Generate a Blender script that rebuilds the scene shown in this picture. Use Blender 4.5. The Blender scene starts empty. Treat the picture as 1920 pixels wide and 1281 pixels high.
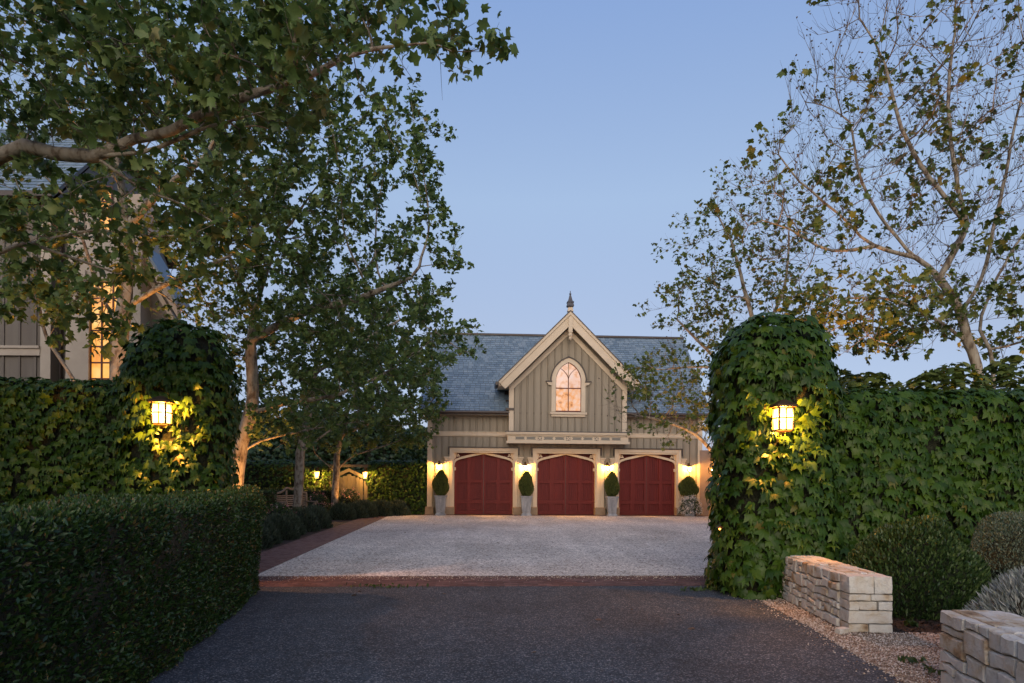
import bpy, bmesh, math, random
import numpy as np
from mathutils import Matrix, Vector, noise
R = math.radians
random.seed(7); rng = np.random.default_rng(7)
sc = bpy.context.scene
col = sc.collection
# ------------------------------------------------------------------ camera
CAMZ, F, HZ, ROLL = 1.6, 1280.0, 899.0, 0.007
cam = bpy.data.cameras.new('camera'); camo = bpy.data.objects.new('camera', cam); col.objects.link(camo)
cam.sensor_width = 36; cam.lens = 36 * F / 1920; cam.clip_end = 900; cam.clip_start = 0.05
cam.shift_y = (HZ - 640.5) / 1920
camo.matrix_world = Matrix.Translation((0, 0, CAMZ)) @ Matrix.Rotation(R(90), 4, 'X') @ Matrix.Rotation(ROLL, 4, 'Z')
sc.camera = camo
# ------------------------------------------------------------------ sky, sun, exposure
w = bpy.data.worlds.new('World'); sc.world = w; w.use_nodes = True
nt = w.node_tree; bg = nt.nodes['Background']
sky = nt.nodes.new('ShaderNodeTexSky'); sky.sky_type = 'NISHITA'; sky.sun_disc = False
SUN_EL, SUN_ROT = 20, 187
sky.sun_elevation = R(SUN_EL); sky.sun_rotation = R(SUN_ROT); sky.dust_density = 2.0; sky.ozone_density = 2.0
tcw = nt.nodes.new('ShaderNodeTexCoord'); sx = nt.nodes.new('ShaderNodeSeparateXYZ'); rp = nt.nodes.new('ShaderNodeValToRGB')
nt.links.new(tcw.outputs['Generated'], sx.inputs[0]); nt.links.new(sx.outputs['Z'], rp.inputs[0])
cr = rp.color_ramp   # dusk gradient, the same all round the horizon
cr.elements[0].position = 0.0; cr.elements[0].color = (0.09, 0.09, 0.27, 1)
cr.elements[1].position = 1.0; cr.elements[1].color = (0.11, 0.165, 0.33, 1)
for p, c in ((0.21, (0.145, 0.125, 0.17, 1)), (0.375, (0.18, 0.215, 0.285, 1)), (0.60, (0.12, 0.18, 0.335, 1))):
    e = cr.elements.new(p); e.color = c
sc1 = nt.nodes.new('ShaderNodeMix'); sc1.data_type = 'RGBA'; sc1.blend_type = 'ADD'; sc1.inputs['Factor'].default_value = 1
ms = nt.nodes.new('ShaderNodeMix'); ms.data_type = 'RGBA'; ms.blend_type = 'MULTIPLY'; ms.inputs['Factor'].default_value = 1
SKYK = 0.7
ms.inputs['B'].default_value = (SKYK, SKYK, SKYK, 1)
nt.links.new(sky.outputs[0], ms.inputs['A'])
mg = nt.nodes.new('ShaderNodeMix'); mg.data_type = 'RGBA'; mg.blend_type = 'MULTIPLY'; mg.inputs['Factor'].default_value = 1
mg.inputs['B'].default_value = (10, 10, 10, 1)
nt.links.new(rp.outputs[0], mg.inputs['A'])
nt.links.new(ms.outputs['Result'], sc1.inputs['A']); nt.links.new(mg.outputs['Result'], sc1.inputs['B'])
nt.links.new(sc1.outputs['Result'], bg.inputs[0]); bg.inputs[1].default_value = 0.1
sl = bpy.data.lights.new('sun', 'SUN'); so = bpy.data.objects.new('sun', sl); col.objects.link(so)
sl.energy = 1.05; sl.angle = R(50); sl.color = (1.0, 0.80, 0.64)
so.rotation_euler = Vector((-math.sin(R(SUN_ROT)) * math.cos(R(SUN_EL)), -math.cos(R(SUN_ROT)) * math.cos(R(SUN_EL)), -math.sin(R(SUN_EL)))).to_track_quat('-Z', 'Y').to_euler()
so.location = (0, -40, 20)
sc.view_settings.view_transform = 'Standard'; sc.view_settings.look = 'None'
sc.view_settings.exposure = 0.4; sc.view_settings.gamma = 1.0
sc.cycles.use_denoising = True; sc.cycles.max_bounces = 6; sc.cycles.transparent_max_bounces = 8
sc.cycles.sample_clamp_indirect = 3.0
# ------------------------------------------------------------------ helpers
def P(px, py, Y):
    """a point of the place seen at (px, py), Y metres into the scene"""
    dx, dy = px - 960, HZ - py
    c, s = math.cos(ROLL), math.sin(ROLL)
    return Vector(((dx * c - dy * s) / F * Y, Y, CAMZ + (dx * s + dy * c) / F * Y))
TH = 0.0593
G0 = Vector((2.45, 30.9, 0))
def C(u, n, z=0):
    return Vector((G0.x + u * math.cos(TH) - n * math.sin(TH), G0.y + u * math.sin(TH) + n * math.cos(TH), z))
def link(o, parent=None):
    col.objects.link(o)
    if parent is not None: o.parent = parent
    return o
def empty(name, label, cat, loc=(0, 0, 0), rz=0, group=None):
    o = bpy.data.objects.new(name, None); o.empty_display_size = .2
    link(o); o.location = loc; o.rotation_euler = (0, 0, rz)
    return tag(o, label, cat, group)
def tag(o, label=None, cat=None, group=None, kind=None):
    if label: o['label'] = label
    if cat: o['category'] = cat
    if group: o['group'] = group
    if kind: o['kind'] = kind
    return o
def obj(name, me, mat, parent=None, loc=None, kind=None):
    if mat is not None and not me.materials: me.materials.append(mat)
    o = bpy.data.objects.new(name, me); link(o, parent)
    if loc is not None: o.location = loc
    if kind: o['kind'] = kind
    return o
def fast_mesh(name, V, faces):
    """V (n,3), faces (m,k) with the same k"""
    V = np.asarray(V, dtype=np.float32); faces = np.asarray(faces, dtype=np.int32)
    me = bpy.data.meshes.new(name); m, k = faces.shape
    me.vertices.add(len(V)); me.vertices.foreach_set('co', V.ravel())
    me.loops.add(m * k); me.loops.foreach_set('vertex_index', faces.ravel())
    me.polygons.add(m); me.polygons.foreach_set('loop_start', np.arange(0, m * k, k, dtype=np.int32))
    me.update(calc_edges=True)
    return me
class MB:
    def __init__(s): s.v = []; s.f = []
    def add(s, vs, fs):
        b = len(s.v); s.v += [tuple(x) for x in vs]; s.f += [tuple(b + i for i in f) for f in fs]; return s
    def box(s, x0, x1, y0, y1, z0, z1):
        return s.add([(x0, y0, z0), (x1, y0, z0), (x1, y1, z0), (x0, y1, z0), (x0, y0, z1), (x1, y0, z1), (x1, y1, z1), (x0, y1, z1)],
                     [(0, 3, 2, 1), (4, 5, 6, 7), (0, 1, 5, 4), (1, 2, 6, 5), (2, 3, 7, 6), (3, 0, 4, 7)])
    def taper(s, c, z0, z1, a0, a1, b0=None, b1=None):
        b0 = b0 or a0; b1 = b1 or a1; x, y = c
        return s.add([(x - a0, y - b0, z0), (x + a0, y - b0, z0), (x + a0, y + b0, z0), (x - a0, y + b0, z0),
                      (x - a1, y - b1, z1), (x + a1, y - b1, z1), (x + a1, y + b1, z1), (x - a1, y + b1, z1)],
                     [(0, 3, 2, 1), (4, 5, 6, 7), (0, 1, 5, 4), (1, 2, 6, 5), (2, 3, 7, 6), (3, 0, 4, 7)])
    def prism(s, poly, y0, y1):
        """poly of (x, z) extruded along y"""
        n = len(poly)
        a = sum(poly[i][0] * poly[(i + 1) % n][1] - poly[(i + 1) % n][0] * poly[i][1] for i in range(n))
        if a < 0: poly = poly[::-1]
        return s.add([(x, y0, z) for x, z in poly] + [(x, y1, z) for x, z in poly],
                     [tuple(range(n)), tuple(range(2 * n - 1, n - 1, -1))] + [(i + n, (i + 1) % n + n, (i + 1) % n, i) for i in range(n)])
    def strip(s, A, B, y0, y1):
        """a bar in the x-z plane between the lines A and B (same length), extruded along y"""
        for i in range(len(A) - 1): s.prism([A[i], A[i + 1], B[i + 1], B[i]], y0, y1)
        return s
    def lathe(s, prof, n=16, c=(0, 0)):
        vs = []; fs = []
        for r, z in prof:
            for i in range(n):
                a = 2 * math.pi * (i + .5) / n; vs.append((c[0] + r * math.cos(a), c[1] + r * math.sin(a), z))
        for j in range(len(prof) - 1):
            for i in range(n): fs.append((j * n + i, j * n + (i + 1) % n, (j + 1) * n + (i + 1) % n, (j + 1) * n + i))
        fs.append(tuple(range(n - 1, -1, -1))); fs.append(tuple((len(prof) - 1) * n + i for i in range(n)))
        return s.add(vs, fs)
    def tube(s, pts, rad, n=6):
        pts = [Vector(p) for p in pts]; rad = rad if hasattr(rad, '__len__') else [rad] * len(pts)
        vs = []; fs = []; ref = Vector((.31, .52, .79))
        for i, p in enumerate(pts):
            t = (pts[min(i + 1, len(pts) - 1)] - pts[max(i - 1, 0)]).normalized()
            a = t.cross(ref).normalized(); b = t.cross(a)
            for k in range(n):
                an = 2 * math.pi * k / n; vs.append(p + (a * math.cos(an) + b * math.sin(an)) * rad[i])
        for i in range(len(pts) - 1):
            for k in range(n): fs.append((i * n + k, (i + 1) * n + k, (i + 1) * n + (k + 1) % n, i * n + (k + 1) % n))
        fs.append(tuple(range(n - 1, -1, -1))); fs.append(tuple((len(pts) - 1) * n + k for k in range(n)))
        return s.add(vs, fs)
    def mesh(s, name):
        me = bpy.data.meshes.new(name); me.from_pydata(s.v, [], s.f); me.update(); return me
    def build(s, name, mat, parent=None, kind=None, bevel=0, smooth=False):
        me = s.mesh(name)
        if bevel:
            bm = bmesh.new(); bm.from_mesh(me)
            bmesh.ops.bevel(bm, geom=list(bm.edges), offset=bevel, segments=1, affect='EDGES', clamp_overlap=True)
            bm.to_mesh(me); bm.free()
        if smooth: me.polygons.foreach_set('use_smooth', [True] * len(me.polygons))
        return obj(name, me, mat, parent, kind=kind)
# ------------------------------------------------------------------ materials
def nodes(name):
    m = bpy.data.materials.new(name); m.use_nodes = True; t = m.node_tree
    return m, t, t.nodes['Principled BSDF']
def N(t, typ, **kw):
    n = t.nodes.new(typ)
    for k, v in kw.items():
        if k in n.inputs: n.inputs[k].default_value = v
        else: setattr(n, k, v)
    return n
def ramp(t, fac, stops):
    r = N(t, 'ShaderNodeValToRGB'); t.links.new(fac, r.inputs[0]); e = r.color_ramp.elements
    e[0].position, e[0].color = stops[0][0], (*stops[0][1], 1); e[1].position, e[1].color = stops[-1][0], (*stops[-1][1], 1)
    for p, c in stops[1:-1]: x = e.new(p); x.color = (*c, 1)
    return r.outputs[0]
def mat(name, stops, scale=3.0, detail=6, rough=.8, bump=0.0, bscale=40, spec=.3, stretch=None, rand=0.0, island=0.0, metal=0, bdist=.01):
    m, t, b = nodes(name)
    tc = N(t, 'ShaderNodeTexCoord'); vec = tc.outputs['Object']
    if stretch:
        mp = N(t, 'ShaderNodeMapping'); mp.inputs['Scale'].default_value = stretch; t.links.new(vec, mp.inputs[0]); vec = mp.outputs[0]
    oi = N(t, 'ShaderNodeObjectInfo')
    off = N(t, 'ShaderNodeVectorMath', operation='MULTIPLY_ADD')
    t.links.new(oi.outputs['Random'], off.inputs[0]); off.inputs[1].default_value = (37, 91, 53); t.links.new(vec, off.inputs[2])
    nz = N(t, 'ShaderNodeTexNoise', Scale=scale, Detail=detail, Roughness=.6); t.links.new(off.outputs[0], nz.inputs['Vector'])
    fac = nz.outputs['Fac']
    if rand or island:
        ad = N(t, 'ShaderNodeMath', operation='MULTIPLY_ADD'); ad.inputs[1].default_value = rand; 
        t.links.new(oi.outputs['Random'], ad.inputs[0]); t.links.new(fac, ad.inputs[2])
        g = N(t, 'ShaderNodeNewGeometry'); a2 = N(t, 'ShaderNodeMath', operation='MULTIPLY_ADD'); a2.inputs[1].default_value = island
        t.links.new(g.outputs['Random Per Island'], a2.inputs[0]); t.links.new(ad.outputs[0], a2.inputs[2])
        a3 = N(t, 'ShaderNodeMath', operation='SUBTRACT'); a3.inputs[1].default_value = (rand + island) / 2; t.links.new(a2.outputs[0], a3.inputs[0]); fac = a3.outputs[0]
    t.links.new(ramp(t, fac, stops), b.inputs['Base Color'])
    b.inputs['Roughness'].default_value = rough; b.inputs['Specular IOR Level'].default_value = spec; b.inputs['Metallic'].default_value = metal
    if bump:
        n2 = N(t, 'ShaderNodeTexNoise', Scale=bscale, Detail=5, Roughness=.65); t.links.new(off.outputs[0], n2.inputs['Vector'])
        bp = N(t, 'ShaderNodeBump', Strength=bump, Distance=bdist); t.links.new(n2.outputs['Fac'], bp.inputs['Height']); t.links.new(bp.outputs[0], b.inputs['Normal'])
    return m
def emit(name, color, strength, noisec=None, scale=4, thru=0.0):
    m, t, b = nodes(name)
    b.inputs['Base Color'].default_value = (.05, .04, .03, 1); b.inputs['Roughness'].default_value = .06
    b.inputs['Emission Strength'].default_value = strength
    if noisec:
        tc = N(t, 'ShaderNodeTexCoord'); nz = N(t, 'ShaderNodeTexNoise', Scale=scale, Detail=4); t.links.new(tc.outputs['Object'], nz.inputs['Vector'])
        t.links.new(ramp(t, nz.outputs['Fac'], noisec), b.inputs['Emission Color'])
    else: b.inputs['Emission Color'].default_value = (*color, 1)
    if thru:
        tr = N(t, 'ShaderNodeBsdfTransparent'); mx = N(t, 'ShaderNodeMixShader'); mx.inputs[0].default_value = thru
        out = t.nodes['Material Output']
        t.links.new(b.outputs[0], mx.inputs[1]); t.links.new(tr.outputs[0], mx.inputs[2]); t.links.new(mx.outputs[0], out.inputs[0])
    return m
def leafmat(name, stops, rough=.45, trans=.3, spec=.4):
    m, t, b = nodes(name)
    g = N(t, 'ShaderNodeNewGeometry'); oi = N(t, 'ShaderNodeObjectInfo')
    ad = N(t, 'ShaderNodeMath', operation='ADD'); t.links.new(g.outputs['Random Per Island'], ad.inputs[0]); t.links.new(oi.outputs['Random'], ad.inputs[1])
    fr = N(t, 'ShaderNodeMath', operation='FRACT'); t.links.new(ad.outputs[0], fr.inputs[0])
    c = ramp(t, fr.outputs[0], stops)
    tc = N(t, 'ShaderNodeTexCoord'); nz = N(t, 'ShaderNodeTexNoise', Scale=60.0, Detail=3); t.links.new(tc.outputs['Object'], nz.inputs['Vector'])
    mr = N(t, 'ShaderNodeMapRange'); mr.inputs['To Min'].default_value = .72; mr.inputs['To Max'].default_value = 1.25; t.links.new(nz.outputs['Fac'], mr.inputs['Value'])
    mx = N(t, 'ShaderNodeVectorMath', operation='SCALE'); t.links.new(c, mx.inputs[0]); t.links.new(mr.outputs[0], mx.inputs['Scale'])
    t.links.new(mx.outputs[0], b.inputs['Base Color'])
    b.inputs['Roughness'].default_value = rough; b.inputs['Specular IOR Level'].default_value = spec
    tl = N(t, 'ShaderNodeBsdfTranslucent'); sh = N(t, 'ShaderNodeMixShader'); sh.inputs[0].default_value = trans
    t.links.new(mx.outputs[0], tl.inputs[0]); t.links.new(b.outputs[0], sh.inputs[1]); t.links.new(tl.outputs[0], sh.inputs[2])
    t.links.new(sh.outputs[0], t.nodes['Material Output'].inputs[0])
    return m
def speckle(name, base, dark, light, s1, s2, rough=.9, bump=.5, bdist=.006, patch=.25, spec=.25):
    """ground of small stones: voronoi grains coloured one by one, with wide soft wear"""
    m, t, b = nodes(name)
    tc = N(t, 'ShaderNodeTexCoord')
    v = N(t, 'ShaderNodeTexVoronoi', Scale=s1); t.links.new(tc.outputs['Object'], v.inputs['Vector'])
    sp = N(t, 'ShaderNodeSeparateColor'); t.links.new(v.outputs['Color'], sp.inputs[0])
    c = ramp(t, sp.outputs[0], [(0, dark), (.18, dark), (.4, base), (.75, base), (1, light)])
    nz = N(t, 'ShaderNodeTexNoise', Scale=s2, Detail=7, Roughness=.65); t.links.new(tc.outputs['Object'], nz.inputs['Vector'])
    n3 = N(t, 'ShaderNodeTexNoise', Scale=s2 * 14, Detail=5, Roughness=.7); t.links.new(tc.outputs['Object'], n3.inputs['Vector'])
    mr = N(t, 'ShaderNodeMapRange'); mr.inputs['From Min'].default_value = .3; mr.inputs['From Max'].default_value = .7
    mr.inputs['To Min'].default_value = 1 - patch; mr.inputs['To Max'].default_value = 1 + patch; t.links.new(nz.outputs['Fac'], mr.inputs['Value'])
    m3 = N(t, 'ShaderNodeMapRange'); m3.inputs['From Min'].default_value = .3; m3.inputs['From Max'].default_value = .7
    m3.inputs['To Min'].default_value = 1 - patch * .9; m3.inputs['To Max'].default_value = 1 + patch * .9; t.links.new(n3.outputs['Fac'], m3.inputs['Value'])
    mp = N(t, 'ShaderNodeMapping'); mp.inputs['Scale'].default_value = (1.5, .10, 1); mp.inputs['Rotation'].default_value = (0, 0, -.06); t.links.new(tc.outputs['Object'], mp.inputs[0])
    n4 = N(t, 'ShaderNodeTexNoise', Scale=1.0, Detail=4, Roughness=.55); t.links.new(mp.outputs[0], n4.inputs['Vector'])
    m4 = N(t, 'ShaderNodeMapRange'); m4.inputs['From Min'].default_value = .3; m4.inputs['From Max'].default_value = .7
    m4.inputs['To Min'].default_value = 1 - patch * .55; m4.inputs['To Max'].default_value = 1 + patch * .4; t.links.new(n4.outputs['Fac'], m4.inputs['Value'])
    m0 = N(t, 'ShaderNodeMath', operation='MULTIPLY'); t.links.new(mr.outputs[0], m0.inputs[0]); t.links.new(m4.outputs[0], m0.inputs[1])
    mm = N(t, 'ShaderNodeMath', operation='MULTIPLY'); t.links.new(m0.outputs[0], mm.inputs[0]); t.links.new(m3.outputs[0], mm.inputs[1])
    mx = N(t, 'ShaderNodeVectorMath', operation='SCALE'); t.links.new(c, mx.inputs[0]); t.links.new(mm.outputs[0], mx.inputs['Scale'])
    t.links.new(mx.outputs[0], b.inputs['Base Color']); b.inputs['Roughness'].default_value = rough; b.inputs['Specular IOR Level'].default_value = spec
    bp = N(t, 'ShaderNodeBump', Strength=bump, Distance=bdist); bp.invert = True
    t.links.new(v.outputs['Distance'], bp.inputs['Height']); t.links.new(bp.outputs[0], b.inputs['Normal'])
    return m
TAN = mat('tan board paint', [(.3, (.27, .23, .17)), (.7, (.325, .28, .21))], 1.2, rough=.6, bump=.12, bscale=30, stretch=(6, 6, .6), rand=.25)
CREAM = mat('cream trim paint', [(.3, (.56, .46, .33)), (.7, (.64, .53, .39))], 2.0, rough=.5, bump=.05, bscale=25, rand=.15)
SHADEPAINT = mat('shade darkened house paint', [(.3, (.12, .105, .088)), (.7, (.155, .138, .115))], 1.2, rough=.6, bump=.12, bscale=30, stretch=(6, 6, .6), rand=.25)  # tan paint darkened to stand for shade on the house; dims the gate too
SHADETRIM = mat('shade darkened house trim', [(.3, (.36, .31, .25)), (.7, (.43, .38, .31))], 2.0, rough=.55)  # cream trim darkened the same way, shade held in the colour
GREYPAINT = mat('grey trim paint', [(.3, (.21, .20, .17)), (.7, (.25, .235, .20))], 3)
STONEBASE = mat('tan plinth stone', [(.3, (.27, .19, .12)), (.7, (.36, .26, .17))], 6, bump=.3, bscale=30)
RED = mat('oxblood door paint', [(.3, (0.111, 0.0143, 0.0132)), (.7, (0.15, 0.0198, 0.0176))], 1.5, rough=.55, bump=.1, bscale=25, stretch=(8, 8, .7), spec=.25, rand=.2)
REDFRAME = mat('dark red window paint', [(.3, (.09, .022, .02)), (.7, (.12, .03, .026))], 3, rough=.45)
BROWN = mat('dark brown metal', [(.3, (.035, .024, .020)), (.7, (.06, .042, .035))], 5, rough=.45, spec=.5)
SLATE = mat('blue grey slate', [(.25, (.13, .185, .235)), (.5, (.18, .245, .30)), (.75, (.24, .30, .345))], 2.0, rough=.62, bump=.35, bscale=35, island=.45, spec=.4)
ZINC = mat('weathered zinc', [(.3, (.20, .21, .23)), (.6, (.34, .35, .37)), (.75, (.46, .47, .48))], 7, rough=.55, bump=.2, bscale=20, stretch=(1, 1, .35), metal=.25)
BRONZE = mat('aged bronze', [(.3, (.06, .035, .015)), (.7, (.12, .07, .03))], 9, rough=.5, metal=.6)
LEAD = mat('dark lead', [(.3, (.06, .06, .07)), (.7, (.11, .11, .125))], 6, rough=.5)
STUCCO = mat('warm stucco', [(.3, (0.259, 0.185, 0.137)), (.7, (0.324, 0.237, 0.182))], 2.5, bump=.3, bscale=60)
BRICK = mat('red paver brick', [(.2, (0.0748, 0.0378, 0.0336)), (.5, (0.119, 0.0609, 0.0526)), (.8, (0.167, 0.0945, 0.084))], 9, rough=.85, bump=.5, bscale=60, rand=.5, island=.4)
JOINT = mat('sandy joint', [(.3, (.09, .07, .06)), (.7, (.15, .12, .10))], 20)
STONE = mat('pale limestone', [(.20, (0.116, 0.075, 0.045)), (.30, (0.32, 0.23, 0.14)), (.38, (0.446, 0.38, 0.28)), (.50, (0.514, 0.49, 0.43)), (.64, (0.563, 0.56, 0.51)), (.8, (0.369, 0.37, 0.35))], 5, detail=11, rough=.92, bump=1.0, bscale=38, rand=.26, bdist=.014)
CORE = mat('dark earth joint', [(.3, (.03, .025, .02)), (.7, (.06, .05, .04))], 20)
SOIL = mat('dark mulch soil', [(.3, (.02, .013, .009)), (.55, (.05, .032, .022)), (.8, (.09, .06, .042))], 45, bump=1, bscale=60, bdist=.03)
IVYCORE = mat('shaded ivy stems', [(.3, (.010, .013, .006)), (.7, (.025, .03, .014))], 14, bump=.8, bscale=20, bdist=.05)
BARK = mat('mottled plane bark', [(.30, (.075, .055, .04)), (.42, (.16, .125, .09)), (.50, (.28, .24, .185)), (.68, (.36, .33, .27))], 9, detail=6, rough=.88, bump=.8, bscale=22, stretch=(1, 1, .5), bdist=.02)
TWIG = mat('grey brown twig', [(.3, (.07, .052, .042)), (.7, (.15, .12, .10))], 6, rough=.85)
TEAK = mat('silvered teak', [(.3, (.20, .165, .13)), (.7, (.32, .27, .22))], 3, bump=.3, bscale=40, stretch=(5, 1, 5), rand=.2)
ASPHALT = speckle('asphalt', (.035, .048, .061), (.018, .025, .032), (.20, .20, .205), 85, .5, bump=.7, bdist=.006, patch=.3, spec=.35)
GRAVEL = speckle('pale court gravel', (.69, .61, .52), (.23, .18, .145), (.80, .75, .67), 40, .35, bump=.8, bdist=.012, patch=.24)
GRAVELR = speckle('tan path gravel', (.36, .28, .20), (.13, .09, .065), (.52, .44, .35), 75, 1.2, bump=.8, bdist=.01, patch=.2)
PEBBLE = mat('pebble', [(.15, (.16, .10, .07)), (.45, (.40, .31, .23)), (.85, (.60, .53, .46))], 3, rough=.85, island=1.0)
GROUNDM = mat('garden earth', [(.3, (.03, .03, .014)), (.7, (.06, .055, .03))], 3, bump=.5, bscale=30)
IVY = leafmat('ivy leaf', [(0, (.018, .046, .005)), (.4, (.030, .070, .007)), (.8, (.050, .098, .010)), (.97, (.070, .12, .014)), (1, (.11, .10, .02))], rough=.42, trans=.2, spec=.22)
SYC = leafmat('plane tree leaf', [(0, (0.0596, 0.108, 0.0274)), (.4, (0.0933, 0.159, 0.041)), (.75, (0.136, 0.207, 0.057)), (.96, (0.168, 0.227, 0.0627)), (1, (0.22, 0.19, 0.057))], rough=.5, trans=.35)
SYCY = leafmat('plane tree leaf, yellowing', [(0, (0.0607, 0.0943, 0.0192)), (.4, (0.101, 0.145, 0.0288)), (.75, (0.135, 0.174, 0.0336)), (.95, (0.203, 0.196, 0.036)), (1, (0.23, 0.145, 0.036))], rough=.5, trans=.35)
BOX = leafmat('hedge leaf', [(0, (0.0135, 0.036, 0.0078)), (.5, (0.0324, 0.075, 0.0143)), (.9, (0.0607, 0.112, 0.0208)), (1, (0.135, 0.075, 0.026))], rough=.4, trans=.15)
SHRUB = leafmat('dark shrub leaf', [(0, (0.0162, 0.0403, 0.0104)), (.5, (0.0351, 0.0713, 0.0182)), (1, (0.0743, 0.116, 0.0312))], rough=.45, trans=.15)
GREYSH = leafmat('grey green shrub leaf', [(0, (0.044, 0.0715, 0.0425)), (.5, (0.0825, 0.117, 0.0775)), (1, (0.143, 0.189, 0.138))], rough=.6, trans=.15)
SILVER = leafmat('silver shrub leaf', [(0, (.14, .17, .15)), (.5, (.26, .30, .28)), (1, (.42, .46, .44))], rough=.7, trans=.15)
LAV = leafmat('lavender leaf', [(0, (.028, .045, .024)), (.5, (.05, .075, .042)), (1, (.085, .11, .07))], rough=.6, trans=.15)
CONIF = leafmat('topiary leaf', [(0, (.035, .055, .012)), (.5, (.075, .105, .022)), (1, (.12, .14, .03))], rough=.6, trans=.2)
PETW = leafmat('white petal', [(0, (.70, .64, .60)), (1, (.85, .80, .76))], rough=.6)
PETP = leafmat('pink petal', [(0, (.40, .14, .17)), (.6, (.55, .28, .30)), (1, (.65, .5, .48))], rough=.6)
GLOW = emit('lit lamp glass', (1.0, .50, .11), 15.0, thru=.85)
BULB = emit('bulb', (1.0, .72, .34), 60.0)
AMBER = emit('small amber bulb', (1.0, .42, .07), 5.0)
LENS = emit('uplight lens', (1.0, .62, .22), 12.0)
WARM = (1.0, .46, .085)
def lamp(name, parent, loc, power, size=.05, color=WARM):
    l = bpy.data.lights.new(name, 'POINT'); l.energy = power; l.color = color; l.shadow_soft_size = size
    o = bpy.data.objects.new(name, l); link(o, parent); o.location = loc; return o
# ------------------------------------------------------------------ leaves
def star_leaf(r, droop=.10):
    """r: radii round the leaf from the stalk; a fan with a raised middle"""
    k = len(r); V = [(0, 0, .0)]
    for i, (a, q) in enumerate(r):
        V.append((q * math.sin(R(a)), q * math.cos(R(a)) * -1, -droop * q * q))
    V[0] = (0, .0, .05)
    return np.array(V, dtype=float), np.array([(0, 1 + i, 1 + (i + 1) % k) for i in range(k)])
def sym(h): return [(a, q) for a, q in h] + [(360 - a, q) for a, q in reversed(h) if a not in (0, 180)]
# angle 0 = tip (points along -y of the leaf frame)
T_IVY = star_leaf([(0, .80), (9, .52), (24, .36), (40, .52), (50, .66), (62, .50), (85, .36), (112, .40), (150, .30), (180, .14), (210, .30), (248, .40), (275, .36), (298, .50), (310, .66), (320, .52), (336, .36), (351, .52)][::-1], .42)
T_SYC = star_leaf([(0, .64), (23, .40), (46, .60), (80, .37), (108, .47), (150, .33), (180, .16), (210, .30), (250, .50), (278, .37), (312, .57), (337, .38)][::-1], .45)
T_OVAL = (np.array([(0, .5, 0), (-.22, 0, .05), (0, -.5, -.06), (.22, 0, .05)], dtype=float), np.array([(0, 1, 2), (0, 2, 3)]))
T_NEEDLE = (np.array([(0, .5, 0), (-.09, .1, .03), (0, -.5, -.02), (.09, .1, .03)], dtype=float), np.array([(0, 1, 2), (0, 2, 3)]))
T_OCT = (np.array([(1, 0, 0), (-1, 0, 0), (0, 1, 0), (0, -1, 0), (0, 0, .7), (0, 0, -.5)], dtype=float),
         np.array([(0, 2, 4), (2, 1, 4), (1, 3, 4), (3, 0, 4), (2, 0, 5), (1, 2, 5), (3, 1, 5), (0, 3, 5)]))
def nrm(a): return a / np.maximum(np.linalg.norm(a, axis=1, keepdims=True), 1e-9)
def frames(nor, tip):
    z = nrm(nor); y = -tip; y = nrm(y - (y * z).sum(1, keepdims=True) * z); x = np.cross(y, z)
    return np.stack([x, y, z], axis=2)          # columns
def scatter_mesh(name, pos, fr, size, T):
    V, Fc = T; n, k = len(pos), len(V)
    size = np.asarray(size).reshape(-1, 1, 1) if np.ndim(size) else size
    vv = np.einsum('nij,kj->nki', fr, V) * size + pos[:, None, :]
    ff = (Fc[None] + (np.arange(n) * k)[:, None, None]).reshape(-1, 3)
    return fast_mesh(name, vv.reshape(-1, 3), ff)
LEAFME = {}
def leaf_parts(parent, pos, fr, size, T, m, key, count=300, name='leaf', base=(0, 0, 0), stuffname='foliage'):
    """the leaves that show largest as objects of their own, the rest as one part"""
    n = len(pos); wp = pos + np.array(base)[None]
    d = np.maximum(wp[:, 1], .5); sx_ = wp[:, 0] / d * F + 960; sy_ = HZ - (wp[:, 2] - CAMZ) / d * F
    view = nrm(-(wp - np.array([0, 0, CAMZ]))); facing = np.abs((fr[:, :, 2] * view).sum(1))
    score = np.asarray(size) / d * (.3 + facing) * ((sx_ > 5) & (sx_ < 1915) & (sy_ > 5) & (sy_ < 1275)) * (.75 + .25 * rng.random(n))
    order = np.argsort(-score); big = order[:min(count, n)]; rest = order[min(count, n):]
    if key not in LEAFME:
        LEAFME[key] = fast_mesh(name, T[0], T[1]); LEAFME[key].materials.append(m)
    for i in big:
        o = bpy.data.objects.new(name, LEAFME[key]); col.objects.link(o); o.parent = parent
        Mx = Matrix(fr[i].tolist()).to_4x4(); s = float(size[i])
        o.matrix_local = Matrix.Translation(pos[i].tolist()) @ Mx @ Matrix.Scale(s, 4)
    if len(rest): obj(stuffname, scatter_mesh(stuffname, pos[rest], fr[rest], np.asarray(size)[rest], T), m, parent, kind='stuff')
UP = np.array([0, 0, 1.0])
def hang_frames(nor, up=.9, jit=.30, tipjit=.28):
    n = len(nor)
    z = nrm(nor + UP * up * rng.random((n, 1)) + rng.normal(0, jit, (n, 3)))
    tip = np.tile(-UP, (n, 1)) + rng.normal(0, tipjit, (n, 3)) + nor * .35
    f = frames(z, tip); f[:, :, 0] *= (.7 + .4 * rng.random((n, 1))); return f
def lump(p, s, a):
    return np.array([noise.noise(Vector(q) * s) for q in p]) * a
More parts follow.
